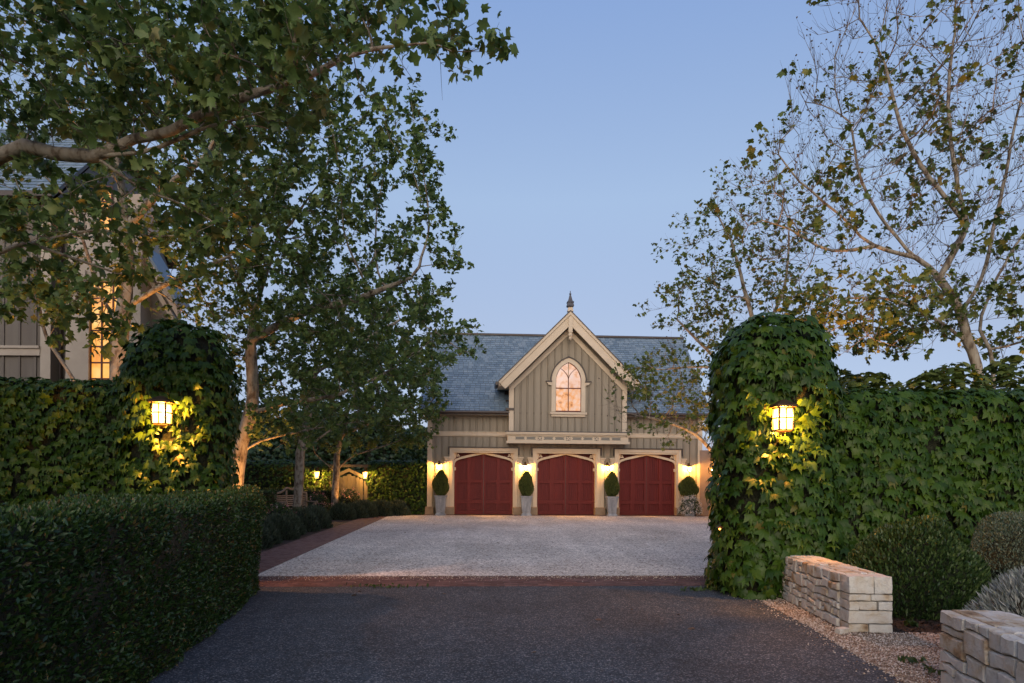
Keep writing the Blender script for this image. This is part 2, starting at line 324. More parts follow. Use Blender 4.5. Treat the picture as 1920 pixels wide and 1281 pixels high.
# ================================================================== the ground
def sheet(name, pts, z, m, thick=0.0):
    mb = MB(); n = len(pts); mb.add([(x, y, z) for x, y in pts], [tuple(range(n))])
    o = mb.build(name, m); o['kind'] = 'structure'; return o
def court(u0, u1, n0, n1): return [C(u, n)[:2] for u, n in ((u0, n0), (u1, n0), (u1, n1), (u0, n1))]
sheet('ground', [(-400, -300), (400, -300), (400, 500), (-400, 500)], -.02, GROUNDM)
sheet('planting_bed', court(-20, -8.76, -19.6, .5), -.004, SOIL)
edge = []
ctrl = [(2.75, -8), (2.95, 0), (3.05, 3.6), (3.14, 5.43), (3.18, 6.13), (3.29, 7.45), (3.33, 9.2), (3.33, 10.6)]
for (xa, ya), (xb, yb) in zip(ctrl[:-1], ctrl[1:]):
    k = max(2, int((yb - ya) / .06))
    for i in range(k):
        t = i / k; y = ya + (yb - ya) * t
        edge.append((xa + (xb - xa) * t + noise.noise((0, y * 9, 3)) * .022 + noise.noise((5, y * 2.3, 3)) * .03, y))
sheet('driveway', [(-4.6, -8)] + edge + [C(.9, -20.5)[:2], C(-9, -20.5)[:2]], 0, ASPHALT)
sheet('gravel_path', [(1.5, -8), (12, -8), (12, 10.4), (1.5, 10.4)], -.008, GRAVELR)
sheet('shrub_bed', [(4.0, 7.22), (12, 7.0), (12, 10.4), (3.6, 10.4), (3.6, 8)], -.003, SOIL)
sheet('flower_bed', [(3.4, -4), (12, -4), (12, 5.3), (3.6, 5.2)], -.003, SOIL)
sheet('gravel_court', court(-7.8, 13, -19.4, -.55), 0, GRAVEL)
# brick edgings: a mortar bed and single bricks
def brick_mesh(l, wd, h=.05):
    mb = MB(); mb.box(-l / 2, l / 2, -wd / 2, wd / 2, -h, 0)
    me = mb.mesh('brick'); bm = bmesh.new(); bm.from_mesh(me)
    bmesh.ops.bevel(bm, geom=[e for e in bm.edges if e.verts[0].co.z > -.01 and e.verts[1].co.z > -.01], offset=.006, segments=1, affect='EDGES'); bm.to_mesh(me); bm.free()
    me.materials.append(BRICK); return me
def brick_band(name, u0, u1, n0, n1, along, singles):
    band = sheet(name, court(u0, u1, n0, n1), -.002, JOINT)
    l, wd = .208, .104; bm_ = brick_mesh(l - .007, wd - .007)
    cells = []
    if along == 'u':
        rows = int((n1 - n0) / wd)
        for r in range(rows):
            for k in range(int((u1 - u0) / l)): cells.append((u0 + (k + .5 + .5 * (r % 2)) * l, n0 + (r + .5) * wd, 0))
    else:
        rows = int((u1 - u0) / wd)
        for r in range(rows):
            for k in range(int((n1 - n0) / l)): cells.append((u0 + (r + .5) * wd, n0 + (k + .5 + .5 * (r % 2)) * l, R(90)))
    vis = []; rest = []
    for c in cells:
        p = C(c[0], c[1]); inview = -3.62 < p.x < 3.0 if along == 'u' else True
        (vis if inview else rest).append((p, c[2]))
    vis.sort(key=lambda q: q[0].y); rest += vis[singles:]; vis = vis[:singles]
    for p, rz in vis:
        o = bpy.data.objects.new('brick', bm_); link(o, band)
        o.location = (p.x, p.y, .004 + random.uniform(-.002, .003)); o.rotation_euler = (random.gauss(0, .006), random.gauss(0, .006), TH + rz + random.gauss(0, .008))
    V = np.array([v.co[:] for v in bm_.vertices]); VV = []; FF = []
    polys = [tuple(p.vertices) for p in bm_.polygons]
    mb = MB()
    for p, rz in rest:
        a = TH + rz + random.gauss(0, .008); c, s = math.cos(a), math.sin(a); dz = .004 + random.uniform(-.002, .003)
        mb.add([(p.x + v[0] * c - v[1] * s, p.y + v[0] * s + v[1] * c, v[2] + dz) for v in V], polys)
    if rest: mb.build('brick_paving', BRICK, band, kind='stuff')
brick_band('brick_threshold', -8.76, .6, -20.5, -19.4, 'u', 300)
brick_band('brick_path', -8.75, -7.8, -19.4, -.55, 'n', 0)
brick_band('brick_apron', -6.4, 6.6, -.55, -.02, 'u', 0)
# ================================================================== garage (carriage house)
gar = empty('carriage_house', 'tan board and batten carriage house with slate roof and three oxblood garage doors', 'building', G0, TH)
W, EV, RID, DEP = 6.2, 5.0, 8.9, 7.8
shell = MB()
shell.box(-W + .03, W - .03, .35, DEP, 0, 4.9)
shell.prism([(-W + .03, 4.9), (W - .03, 4.9), (W - .03, 4.92), (-W + .03, 4.92)], .1, DEP)
for s in (-1, 1):       # gable ends of the main roof
    x = s * (W - .03)
    shell.add([(x, .05, 0), (x, DEP, 0), (x, DEP, 4.95), (x, DEP / 2, 8.75), (x, .05, 4.95)], [(0, 1, 2, 3, 4)])
shell.build('side_walls', TAN, gar)
# front wall: boards one by one, battens over the joints
fw = MB().box(-W + .05, W - .05, .075, .09, 2.9, 4.95).box(-W + .05, -3.73 - 1.36, .075, .09, .3, 2.9).box(-3.73 + 1.36, -1.36, .075, .09, .3, 2.9).box(1.36, 3.73 - 1.36, .075, .09, .3, 2.9).box(3.73 + 1.36, W - .05, .075, .09, .3, 2.9).build('front_wall', TAN, gar)
doorsx = (-3.73, 0, 3.73); HALF = 1.36
def plank(parent, name, x0, x1, za, zb, ta, tb, y0, y1, m, apex=None):
    poly = [(x0, za), (x1, zb), (x1, tb)] + ([apex] if apex else []) + [(x0, ta)]
    return MB().prism(poly, y0, y1).build(name, m, parent)
BW = .305; GV = .036
xs = [-W + BW * i for i in range(int(2 * W / BW) + 1)] + [W]
brk = sorted(set([round(x, 4) for x in xs] + [round(d + s * HALF, 4) for d in doorsx for s in (-1, 1)]))
for a, b in zip(brk[:-1], brk[1:]):
    if b - a < .03: continue
    inside = any(d - HALF - .001 <= a and b <= d + HALF + .001 for d in doorsx)
    z0 = 2.9 if inside else .3
    plank(fw, 'board', a + GV, b - GV, z0, z0, 4.93, 4.93, 0, .04, TAN)
for x in xs[1:-1]:
    inside = any(abs(x - d) < HALF + .03 for d in doorsx)
    plank(fw, 'batten', x - .018, x + .018, 3.0 if inside else .3, 3.0 if inside else .3, 4.93, 4.93, -.03, .03, TAN)
# belt course and corner boards
MB().box(-W, -2.69, -.07, .0, 3.56, 3.70).box(-W, -2.69, -.10, -.0, 3.70, 3.73).box(-W, -2.69, -.045, .0, 3.52, 3.555).build('belt_course', CREAM, gar)
MB().box(2.69, W, -.07, .0, 3.56, 3.70).box(2.69, W, -.10, -.0, 3.70, 3.73).box(2.69, W, -.045, .0, 3.52, 3.555).build('belt_course', CREAM, gar)
for s in (-1, 1):
    x0, x1 = sorted((s * (W - .16), s * (W + .05)))
    MB().box(x0, x1, -.06, .2, .36, 4.6).build('corner_board', CREAM, gar)
    MB().taper((s * (W - .05), .03), 0, .36, .20, .17, .16, .13).build('corner_plinth', STONEBASE, gar)
# main roof: deck, slates, ridge, gutters
def slates(parent, name, quad_fn, s_len, rows, x0f, x1f, m, wd=.23, expo=None, keep=None):
    """quad_fn(x, t) -> point at x along the eave and t metres up the slope, plus normal"""
    mb = MB(); ex = s_len / rows
    for r in range(rows):
        x = x0f + (r % 2) * wd * .5 - wd * random.random() * .2
        while x < x1f:
            ww = wd * random.uniform(.82, 1.16); xa, xb = max(x, x0f), min(x + ww - .014, x1f); x += ww
            if xb - xa < .03: continue
            if keep and not keep((xa + xb) / 2, (r + .5) * ex): continue
            t0, t1 = r * ex - random.uniform(0, .008), (r + 1) * ex + .04
            p, n = quad_fn
            h = .014 + random.uniform(-.002, .003)
            vs = [p(xa, t0) + n * (h + .020), p(xb, t0) + n * (h + .020), p(xb, t1) + n * .006, p(xa, t1) + n * .006,
                  p(xa, t0) + n * .002, p(xb, t0) + n * .002]
            mb.add(vs, [(0, 1, 2, 3), (4, 5, 1, 0), (4, 0, 3), (5, 2, 1)])
    return mb.build(name, m, parent, kind='stuff')
def deck(parent, name, x0, x1, y0, z0, y1, z1, th, m):
    return MB().add([(x0, y0, z0), (x1, y0, z0), (x1, y1, z1), (x0, y1, z1), (x0, y0, z0 - th), (x1, y0, z0 - th), (x1, y1, z1 - th), (x0, y1, z1 - th)],
                    [(0, 1, 2, 3), (7, 6, 5, 4), (0, 4, 5, 1), (1, 5, 6, 2), (2, 6, 7, 3), (3, 7, 4, 0)]).build(name, m, parent)
q = 1 / math.sqrt(2)
def zg(x): return 8.95 - abs(x)
roof = deck(gar, 'roof', -W - .35, W + .35, -.4, 4.6, DEP / 2, 8.9, .10, BROWN)
deck(gar, 'back_roof', -W - .35, W + .35, DEP + .4, 4.6, DEP / 2, 8.9, .10, SLATE)
sl_len = 4.3 * math.sqrt(2)
slates(roof, 'slates', (lambda x, t: Vector((x, -.4 + t * q, 4.6 + t * q)), Vector((0, -q, q))), sl_len, 36, -W - .37, W + .37, SLATE,
       keep=lambda x, t: abs(x) > 2.66 or (5.0 + (-.4 + t * q)) > zg(x) - .15)
MB().box(-W - .38, W + .38, DEP / 2 - .12, DEP / 2 + .12, 8.86, 8.98).build('ridge_cap', BROWN, gar, bevel=.03)
for a, b in ((-W - .4, -2.62), (2.62, W + .4)):
    MB().tube([(a, -.47, 4.57), (b, -.47, 4.57)], .07, 8).box(a, b, -.43, -.40, 4.45, 4.62).build('gutter', BROWN, gar)
    MB().box(a, b, -.40, 0, 4.44, 4.47).build('soffit', TAN, gar)
MB().box(-2.78, -2.42, -.57, -.35, 4.66, 4.76).build('gutter_return', BROWN, gar)
# gable dormer, jettied out over the doors
GY = -.5
gw = MB().prism([(-2.58, 3.7), (2.58, 3.7), (2.58, 6.2), (0, 8.78), (-2.58, 6.2)], -.40, -.39).build('gable_wall', TAN, gar)
for s in (-1, 1):
    MB().box(*sorted((s * 2.55, s * 2.60)), -.47, 1.9, 3.7, 6.1).build('cheek_wall', TAN, gar)
    MB().box(*sorted((s * 2.43, s * 2.64)), GY - .03, GY + .12, 3.73, 6.28).build('corner_board', CREAM, gar)
a_, h_ = .55, .80
RR = (a_ * a_ + h_ * h_) / (2 * a_); CX = RR - a_
WS, WB = 6.0, 4.62
def arc(off, x): return WS + math.sqrt(max((RR + off) ** 2 - (abs(x) + CX) ** 2, 0))
gx = [-2.43 + .304 * i for i in range(0, 17)]
gx = sorted(set([round(i * .304, 4) for i in range(-8, 9)])); gx[0] = -2.43; gx[-1] = 2.43
for a, b in zip(gx[:-1], gx[1:]):
    top = lambda x: zg(x) - .72
    if max(abs(a), abs(b)) < .62:
        plank(gw, 'board', a + GV, b - GV, 3.73, 3.73, WB, WB, GY, GY + .04, TAN)
        plank(gw, 'board', a + GV, b - GV, arc(.06, a) , arc(.06, b), top(a), top(b), GY, GY + .04, TAN)
    else:
        plank(gw, 'board', a + GV, b - GV, 3.73, 3.73, top(a), top(b), GY, GY + .04, TAN)
for x in gx[1:-1]:
    zt = zg(x) - .76
    if abs(x) < .62:
        plank(gw, 'batten', x - .018, x + .018, 3.73, 3.73, 4.45, 4.45, GY - .03, GY + .03, TAN)
        zb = arc(.18, x); plank(gw, 'batten', x - .018, x + .018, zb, zb, zt, zt, GY - .03, GY + .03, TAN)
    else: plank(gw, 'batten', x - .018, x + .018, 3.73, 3.73, zt, zt, GY - .03, GY + .03, TAN)
# gable roof
L = 3.12
for s in (-1, 1):
    mb = MB()
    yb = lambda x: 3.9 - abs(x)
    xo = s * L
    mb.add([(0, -.95, 8.95), (xo, -.95, 8.95 - L), (xo, yb(xo), 8.95 - L), (0, yb(0), 8.95), (0, -.95, 8.81), (xo, -.95, 8.81 - L), (xo, yb(xo), 8.81 - L), (0, yb(0), 8.81)],
           [(0, 1, 2, 3), (7, 6, 5, 4), (0, 4, 5, 1), (1, 5, 6, 2), (2, 6, 7, 3), (3, 7, 4, 0)])
    gr_ = mb.build('gable_roof', CREAM, gar)
    slates(gr_, 'slates', (lambda y, t, s=s: Vector((s * (L - t * q), y, 8.95 - L + t * q)), Vector((s * q, 0, q))), L * math.sqrt(2) - .02, 26, -1.0, 3.9, SLATE,
           keep=lambda y, t: y < 3.95 - (L - t * q))
    # bargeboard: three stepped mouldings
    bb = MB()
    for v0, v1, y0, y1 in ((-.02, .12, -1.05, -.955), (.124, .46, -1.0, -.957), (.464, .57, -1.03, -.953)):
        pts = [(0, 8.95 - v0), (s * (L - v0 / 2), 8.95 - L - v0 / 2), (s * (L - v1 / 2), 8.95 - L - v1 / 2), (0, 8.95 - v1)]
        bb.prism(pts, y0, y1)
    bb.build('bargeboard', CREAM, gar)
    MB().prism([(0, 8.97), (s * (L + .02), 8.97 - L - .02), (s * (L + .02), 9.03 - L - .02), (0, 9.03)], -1.07, -.90).build('rake_flashing', BROWN, gar)
    MB().prism([(0, 8.95 - .62), (s * 2.64, 8.95 - 2.64 - .62), (s * 2.64, 8.95 - 2.64 - .9), (0, 8.95 - .9)], GY - .055, GY - .03).build('frieze_board', CREAM, gar)
    MB().tube([(s * 3.2, -1.02, 5.78), (s * 3.2, .4, 5.78)], .075, 8).build('gutter', BROWN, gar)
    MB().box(*sorted((s * 2.6, s * 3.13)), -.92, .35, 5.68, 5.71).build('soffit', CREAM, gar)
# pendant and finial
MB().box(-.09, .09, -1.08, -1.056, 8.05, 8.72).box(-.06, .06, -1.06, -.97, 7.98, 8.4).lathe([(.045, 7.72), (.085, 7.78), (.06, 7.84), (.10, 7.9), (.10, 7.98)], 10, (0, -1.02)).build('pendant', CREAM, gar)
MB().taper((0, -.9), 8.98, 9.16, .13, .09).build('finial_base', CREAM, gar)
MB().taper((0, -.9), 9.161, 9.22, .08, .155).taper((0, -.9), 9.22, 9.38, .155, .12).taper((0, -.9), 9.38, 9.43, .155, .13).taper((0, -.9), 9.43, 9.72, .10, .03)\
    .lathe([(.025, 9.72), (.05, 9.75), (.05, 9.78), (.02, 9.8), (.016, 9.9)], 8, (0, -.9)).build('finial', LEAD, gar)
# carved cornice under the gable
co = MB().box(-2.70, 2.70, -.60, .0, 3.30, 3.66).build('cornice', CREAM, gar)
MB().box(-2.78, 2.78, -.70, -.602, 3.60, 3.70).box(-2.74, 2.74, -.65, -.602, 3.54, 3.598).build('crown_moulding', CREAM, co)
MB().box(-2.80, 2.80, -.72, -.40, 3.702, 3.735).build('cornice_flashing', LEAD, co)
MB().box(-2.76, 2.76, -.68, -.602, 3.20, 3.298).box(-2.70, 2.70, -.602, -.0, 3.22, 3.298).build('bed_moulding', CREAM, co)
for k in (-1, 0, 1):
    x = k * 1.27
    MB().box(x - .085, x + .085, -.612, -.603, 3.345, 3.515).build('carved_block', LEAD, co)
    m = MB()
    for a in (45, 135):
        c, s = math.cos(R(a)), math.sin(R(a)); l, t = .095, .026
        m.prism([(x + c * l - s * t, 3.43 + s * l + c * t), (x - c * l - s * t, 3.43 - s * l + c * t), (x - c * l + s * t, 3.43 - s * l - c * t), (x + c * l + s * t, 3.43 + s * l - c * t)], -.624 - a * 1e-5, -.613)
    m.build('carved_cross', CREAM, co)
for k in range(-2, 2):
    for j in (0, 1):
        x0 = k * 1.27 + .17 + j * .49; x1 = x0 + .44
        MB().prism([(x0, 3.37), (x1, 3.37), (x1 - .05, 3.43), (x1, 3.49), (x0, 3.49), (x0 + .05, 3.43)], -.610, -.603).build('carved_panel', GREYPAINT, co)
# pointed window
wx = [(-1 + 2 * i / 16) for i in range(17)]
def arch_line(off, n=14):
    hw = a_ + off; A = math.acos((CX) / (RR + off))
    pts = []
    for i in range(n + 1):
        t = A * i / n; pts.append((-CX + (RR + off) * math.cos(t), WS + (RR + off) * math.sin(t)))
    return [(-x, z) for x, z in pts] + [(x, z) for x, z in reversed(pts[:-1])]
def full(off, zb): l = arch_line(off); return [(l[0][0], zb)] + l + [(l[-1][0], zb)]
win = MB().strip(full(.02, WB), full(.21, WB), GY - .085, GY + .05).build('gable_window', CREAM, gar)
MB().strip(full(.0, WB + .05), full(.055, WB), GY - .03, GY + .06).box(-.6, .6, GY - .03, GY + .06, WB - .02, WB + .052).build('window_frame', REDFRAME, win)
MB().box(-.82, .82, GY - .14, GY, WB - .12, WB - .02).box(-.76, .76, GY - .09, GY, WB - .22, WB - .122).build('sill', CREAM, win)
MB().strip(arch_line(.215), arch_line(.265), GY - .13, GY - .02).box(-1.02, -.74, GY - .14, GY - .02, 5.93, 5.99).box(.74, 1.02, GY - .14, GY - .02, 5.93, 5.99).build('drip_moulding', BROWN, win)
for s in (-1, 1): MB().prism([(s * .76, 5.92), (s * .98, 5.92), (s * .90, 5.82), (s * .76, 5.78)], GY - .12, GY - .02).build('moulding_stop', CREAM, win)
PANE = emit('lit gable glass', (1, .6, .35), .68, [(.32, (.42, .15, .05)), (.45, (.95, .40, .15)), (.58, (.92, .52, .33)), (.75, (.88, .62, .52))], 5.5)
TR = 5.67
PANEU = emit('lit gable glass, upper', (1, .6, .45), .70, [(.36, (.75, .36, .20)), (.50, (.90, .56, .42)), (.7, (.86, .64, .58))], 4.0)  # pink in the glow stands in for sky reflected in the upper panes
y0, y1 = GY + .012, GY + .02
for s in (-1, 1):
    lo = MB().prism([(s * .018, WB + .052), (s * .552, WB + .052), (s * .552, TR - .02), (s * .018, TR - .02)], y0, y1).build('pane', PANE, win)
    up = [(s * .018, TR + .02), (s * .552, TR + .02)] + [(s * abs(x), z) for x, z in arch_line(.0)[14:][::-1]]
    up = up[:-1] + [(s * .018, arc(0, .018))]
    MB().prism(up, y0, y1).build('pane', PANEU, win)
mb = MB().box(-.018, .018, GY - .02, GY + .010, WB + .052, 6.15).box(-.552, .552, GY - .024, GY + .011, TR - .022, TR + .022)
for s in (-1, 1):
    A = []; B = []
    for i in range(9):
        t = i / 8; x = .34 * (t ** 1.7); z = 6.05 + .50 * t ** .85
        A.append((s * (x - .016), z)); B.append((s * (x + .016), z - .004))
    mb.strip(A, B, GY - .018, GY + .009)
mb.build('muntins', REDFRAME, win)
# garage doors with casings, pointed arch brackets and piers
for d in doorsx:
    dr = MB().box(d - HALF, d + HALF, .28, .33, .01, 2.9).build('garage_door', RED, gar)
    cols = [(-1.17, -.72), (-.57, -.10), (.18, .64), (.79, 1.25)]
    cols = [(-1.20, -.74), (-.58, -.10), (.10, .58), (.74, 1.20)]
    rows = [(.17, .50), (.66, 1.44), (1.58, 2.86)]
    fr = MB(); xe = [-HALF] + [v for c in cols for v in c] + [HALF]
    for i in range(0, len(xe), 2):
        fr.box(d + xe[i], d + xe[i + 1], .198, .279, .012, 2.88)
    fr.build('stiles', RED, dr)
    rl = MB()
    for a, b in cols:
        for z0, z1 in ((.012, .17), (.50, .66), (1.44, 1.58)): rl.box(d + a, d + b, .200, .279, z0, z1)
    rl.build('rails', RED, dr)
    for a, b in cols:
        for z0, z1 in rows:
            pn = MB(); n = 5; ww = (b - a) / n
            for i in range(n): pn.box(d + a + i * ww + .007, d + a + (i + 1) * ww - .007, .256, .279, z0 + .004, z1 - .004)
            pn.build('panel', RED, dr)
    MB().box(d - .010, d + .010, .1965, .1975, .012, 2.88).build('leaf_gap', BROWN, dr)
    cs = MB()
    for s in (-1, 1):
        cs.box(*sorted((d + s * 1.32, d + s * 1.52)), -.06, .236, .36, 2.78)
        cs.box(*sorted((d + s * 1.40, d + s * 1.53)), -.10, -.062, .36, 3.0)
    cs.box(d - 1.50, d + 1.50, -.06, .236, 2.782, 3.0).box(d - 1.39, d + 1.39, -.10, -.062, 2.86, 3.0)
    cs.build('door_casing', CREAM, gar)
    MB().box(d - 1.60, d + 1.60, -.15, .0, 3.002, 3.05).box(d - 1.60, d - 1.545, -.12, .0, 2.70, 3.0).box(d + 1.545, d + 1.60, -.12, .0, 2.70, 3.0).build('casing_flashing', BROWN, gar)
    for s in (-1, 1):
        MB().box(*sorted((d + s * 1.54, d + s * 1.72)), -.09, .0, .36, 2.46).build('pilaster', CREAM, gar)
        MB().box(*sorted((d + s * 1.535, d + s * 1.75)), -.13, .0, 2.462, 2.54).box(*sorted((d + s * 1.535, d + s * 1.78)), -.17, .0, 2.542, 2.60).build('pilaster_capital', CREAM, gar)
        MB().box(*sorted((d + s * 1.30, d + s * 1.77)), -.16, .22, 0, .36).build('plinth', STONEBASE, gar, bevel=.015)
    # arch
    ab = MB()
    for s in (-1, 1):
        lo = [(1.318, 2.06), (1.315, 2.20), (1.29, 2.32), (1.24, 2.40), (1.16, 2.45), (1.02, 2.50), (0.5, 2.625), (0, 2.735)]
        hi = [(1.319, 2.06), (1.3195, 2.36), (1.3195, 2.46), (1.25, 2.52), (1.14, 2.56), (1.0, 2.61), (0.5, 2.735), (0, 2.78)]
        ab.strip([(d + s * x, z) for x, z in lo], [(d + s * x, z) for x, z in hi], .09, .16)
        ab.strip([(d + s * 1.3195, 2.50), (d + s * 1.26, 2.54)], [(d + s * 1.3195, 2.779), (d + s * 1.20, 2.779)], .091, .159)
        ab.prism([(d + s * 1.32, 1.98), (d + s * 1.25, 2.0), (d + s * 1.25, 2.12), (d + s * 1.32, 2.14)], .085, .165)
    ab.build('arch_bracket', CREAM, gar)
    for s in (-1, 1):
        t = MB().lathe([(.0001, 0), (.05, .002), (.05, .02), (.0001, .022)], 8)
        t = MB()
        for a in (90, 210, 330):
            cx_, cz_ = d + s * (1.15 + .045 * math.cos(R(a))), 2.66 + .045 * math.sin(R(a))
            t.prism([(cx_ + .038 * math.cos(R(k * 60)), cz_ + .038 * math.sin(R(k * 60))) for k in range(6)], .10 + a * 1e-5, .15)
        t.build('trefoil', CREAM, gar)
# wall lanterns of the garage
def sconce(loc, rz, label, group, power, k=1.0):
    t = empty('wall_lantern', label, 'lantern', loc, rz, group)
    MB().box(-.05 * k, .05 * k, -.012, 0, .02 * k, .34 * k).tube([(0, -.01, .26 * k), (0, -.09 * k, .36 * k), (0, -.16 * k, .33 * k), (0, -.16 * k, .25 * k)], .012 * k, 6).build('bracket', BRONZE, t)
    MB().taper((0, -.16 * k), .17 * k, .26 * k, .085 * k, .02 * k).build('cap', BRONZE, t)
    MB().taper((0, -.16 * k), -.06 * k, .168 * k, .05 * k, .075 * k).build('glass', GLOW, t)
    cg = MB()
    for a in (45, 135, 225, 315):
        c, s = math.cos(R(a)) * 1.414, math.sin(R(a)) * 1.414
        cg.tube([(c * .052 * k, -.16 * k + s * .052 * k, -.062 * k), (c * .078 * k, -.16 * k + s * .078 * k, .172 * k)], .006 * k, 4)
    cg.taper((0, -.16 * k), -.09 * k, -.062 * k, .02 * k, .055 * k).build('cage', BRONZE, t)
    MB().lathe([(.004, .0), (.024, .03), (.024, .07), (.004, .1)], 8, (0, -.16 * k)).build('bulb', BULB, t)
    lamp('lantern_light', t, (0, -.16 * k, .14 * k), power, .02); return t
for u, lab in ((-5.72, 'lit bronze wall lantern at the garage corner next to the ivy garden wall'), (-1.865, 'lit bronze lantern between the middle garage door and the garden wall side door'),
               (1.865, 'lit bronze lantern between the middle garage door and the branch shaded door'), (5.62, 'lit bronze wall lantern above the white flowering pot')):
    sconce(C(u, -.03, 2.05), TH, lab, 'lanterns along the garage front', 190)
# ================================================================== left house
hs = empty('board_and_batten_house', 'tall tan and cream house with slate roof and lit windows behind the ivy wall', 'house', (-11.5, 17, 0), 0)
def LX(px, y=17): return P(px, 800, y).x + 11.5
def LZ(py, px=100, y=17): return P(px, py, y).z
hw = MB().box(-11, LX(78), .06, 5.3, 0, 8.4).build('main_wall', SHADEPAINT, hs)
x = -3.2
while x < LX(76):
    MB().box(x + .003, min(x + .40, LX(77)), .0, .055, 0, 8.4).build('board', SHADEPAINT, hw)
    MB().box(x - .03, x + .03, -.03, -.002, 0, 8.4).build('batten', SHADEPAINT, hw); x += .403
MB().box(-11, LX(78), -.09, -.032, LZ(668), LZ(655)).box(-11, LX(78), -.13, -.032, LZ(655) + .002, LZ(650)).build('belt_course', SHADETRIM, hs)
MB().box(LX(78), LX(97), -.07, .6, 0, 8.5).build('corner_board', SHADETRIM, hs)
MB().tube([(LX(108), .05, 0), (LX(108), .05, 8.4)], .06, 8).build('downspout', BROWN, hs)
MB().box(LX(97) + .002, LX(122), .15, .6, 0, 8.5).build('recess_wall', SHADEPAINT, hs)
bx0, bx1 = LX(122, 16.6), LX(262, 16.6)
wx0, wx1 = LX(165, 16.6), LX(228, 16.6)
bay = MB().box(bx0, wx0, -.4, .5, 0, 7.0).box(wx1, bx1, -.4, .5, 0, 7.0).box(wx0, wx1, -.4, .5, 0, 3.2).box(wx0, wx1, -.4, .5, 6.35, 7.0).box(bx0, bx1, -.34, .5, 7.0, 8.5).build('bay', SHADETRIM, hs)
HPANE = emit('lit house glass', (1, .55, .15), .85, [(.3, (.75, .24, .02)), (.5, (1.0, .40, .05)), (.75, (1.0, .58, .17))], 2.5)
def lit_window(x0, x1, z0, z1, y, nx, nz):
    f = MB()
    for i in range(nx + 1): xx = x0 + (x1 - x0) * i / nx; f.box(xx - .018, xx + .018, y - .03, y + .02, z0, z1)
    for j in range(nz + 1): zz = z0 + (z1 - z0) * j / nz; f.box(x0, x1, y - .026, y + .018, zz - .018, zz + .018)
    wn = f.build('window', REDFRAME, hs)
    for i in range(nx):
        for j in range(nz):
            a, b = x0 + (x1 - x0) * i / nx, x0 + (x1 - x0) * (i + 1) / nx; c, d = z0 + (z1 - z0) * j / nz, z0 + (z1 - z0) * (j + 1) / nz
            MB().box(a + .019, b - .019, y, y + .01, c + .019, d - .019).build('pane', HPANE, wn)
lit_window(wx0, wx1, 3.2, 6.35, -.30, 3, 8)
lit_window(LX(183, 16.6), LX(206, 16.6), LZ(432, 190, 16.6), LZ(350, 190, 16.6), -.37, 1, 3)
MB().box(bx0, wx0 - .06, -.46, -.402, 6.4, 6.6).build('bay_band', SHADETRIM, hs)
# lower gabled wing whose rake runs down to the right
wp = [(bx1, 0), (LX(318), 0), (LX(318), LZ(575, 335)), (bx1, LZ(490, 258))]
MB().prism(wp, .1, .5).build('wing_wall', SHADEPAINT, hs)
def rake(v0, v1, ya, yb, m, nm):
    a, b = (bx1 - .1, LZ(462, 255)), (LX(338), LZ(575, 338))
    MB().prism([(a[0], a[1] - v0), (b[0], b[1] - v0), (b[0], b[1] - v1), (a[0], a[1] - v1)], ya, yb).build(nm, m, hs)
rake(0, .10, -.25, .05, SHADETRIM, 'rake_board'); rake(.104, .3, -.20, .02, SHADETRIM, 'rake_board'); rake(-.12, -.004, -.3, .5, SLATE, 'wing_roof'); rake(.55, .75, .0, .099, SHADETRIM, 'frieze_board')
hr = MB().add([(-11, -.45, 8.5), (.35, -.45, 8.5), (.35, 2.6, 11.55), (-11, 2.6, 11.55), (-11, -.45, 8.38), (.35, -.45, 8.38), (.35, 2.6, 11.43), (-11, 2.6, 11.43), (-11, 5.65, 8.5), (.35, 5.65, 8.5)],
          [(0, 1, 2, 3), (7, 6, 5, 4), (0, 4, 5, 1), (1, 5, 6, 2), (3, 2, 9, 8)]).build('roof', BROWN, hs)
slates(hr, 'slates', (lambda x, t: Vector((x, -.45 + t * q, 8.5 + t * q)), Vector((0, -q, q))), 3.05 * math.sqrt(2), 24, -4.5, .37, SLATE, wd=.26)
MB().add([(.2, -.3, 8.3), (.2, 5.5, 8.3), (.2, 2.6, 11.3), (.2, -.3, 0), (.2, 5.5, 0)], [(0, 1, 2), (3, 4, 1, 0)]).build('end_wall', SHADEPAINT, hs)
MB().box(-11, .35, -.55, -.452, 8.36, 8.48).build('gutter', BROWN, hs)
# ================================================================== ivy walls and gate pillars
def rbox_project(p, hx, hy, z0, z1, r):
    lo = np.array([-hx + r, -hy + r, z0]); hi = np.array([hx - r, hy - r, z1 - r])
    c = np.clip(p, lo, hi); d = p - c; n = nrm(d); return c + n * r, n
def rbox_samples(hx, hy, z0, z1, r, n, faces):
    """faces: string of F(ront) B L R T"""
    A = {'F': 2 * hx * (z1 - z0), 'B': 2 * hx * (z1 - z0), 'L': 2 * hy * (z1 - z0), 'R': 2 * hy * (z1 - z0), 'T': 4 * hx * hy}
    tot = sum(A[f] for f in faces); out = []
    for f in faces:
        k = int(n * A[f] / tot); a, b = rng.random(k), rng.random(k)
        xx, yy, zz = (a * 2 - 1) * hx, (a * 2 - 1) * hy, z0 + b * (z1 - z0)
        if f == 'F': out.append(np.stack([xx, np.full(k, -hy), zz], 1))
        if f == 'B': out.append(np.stack([xx, np.full(k, hy), zz], 1))
        if f == 'L': out.append(np.stack([np.full(k, -hx), yy, zz], 1))
        if f == 'R': out.append(np.stack([np.full(k, hx), yy, zz], 1))
        if f == 'T': out.append(np.stack([xx, (b * 2 - 1) * hy, np.full(k, z1)], 1))
    return rbox_project(np.concatenate(out), hx, hy, z0, z1, r)
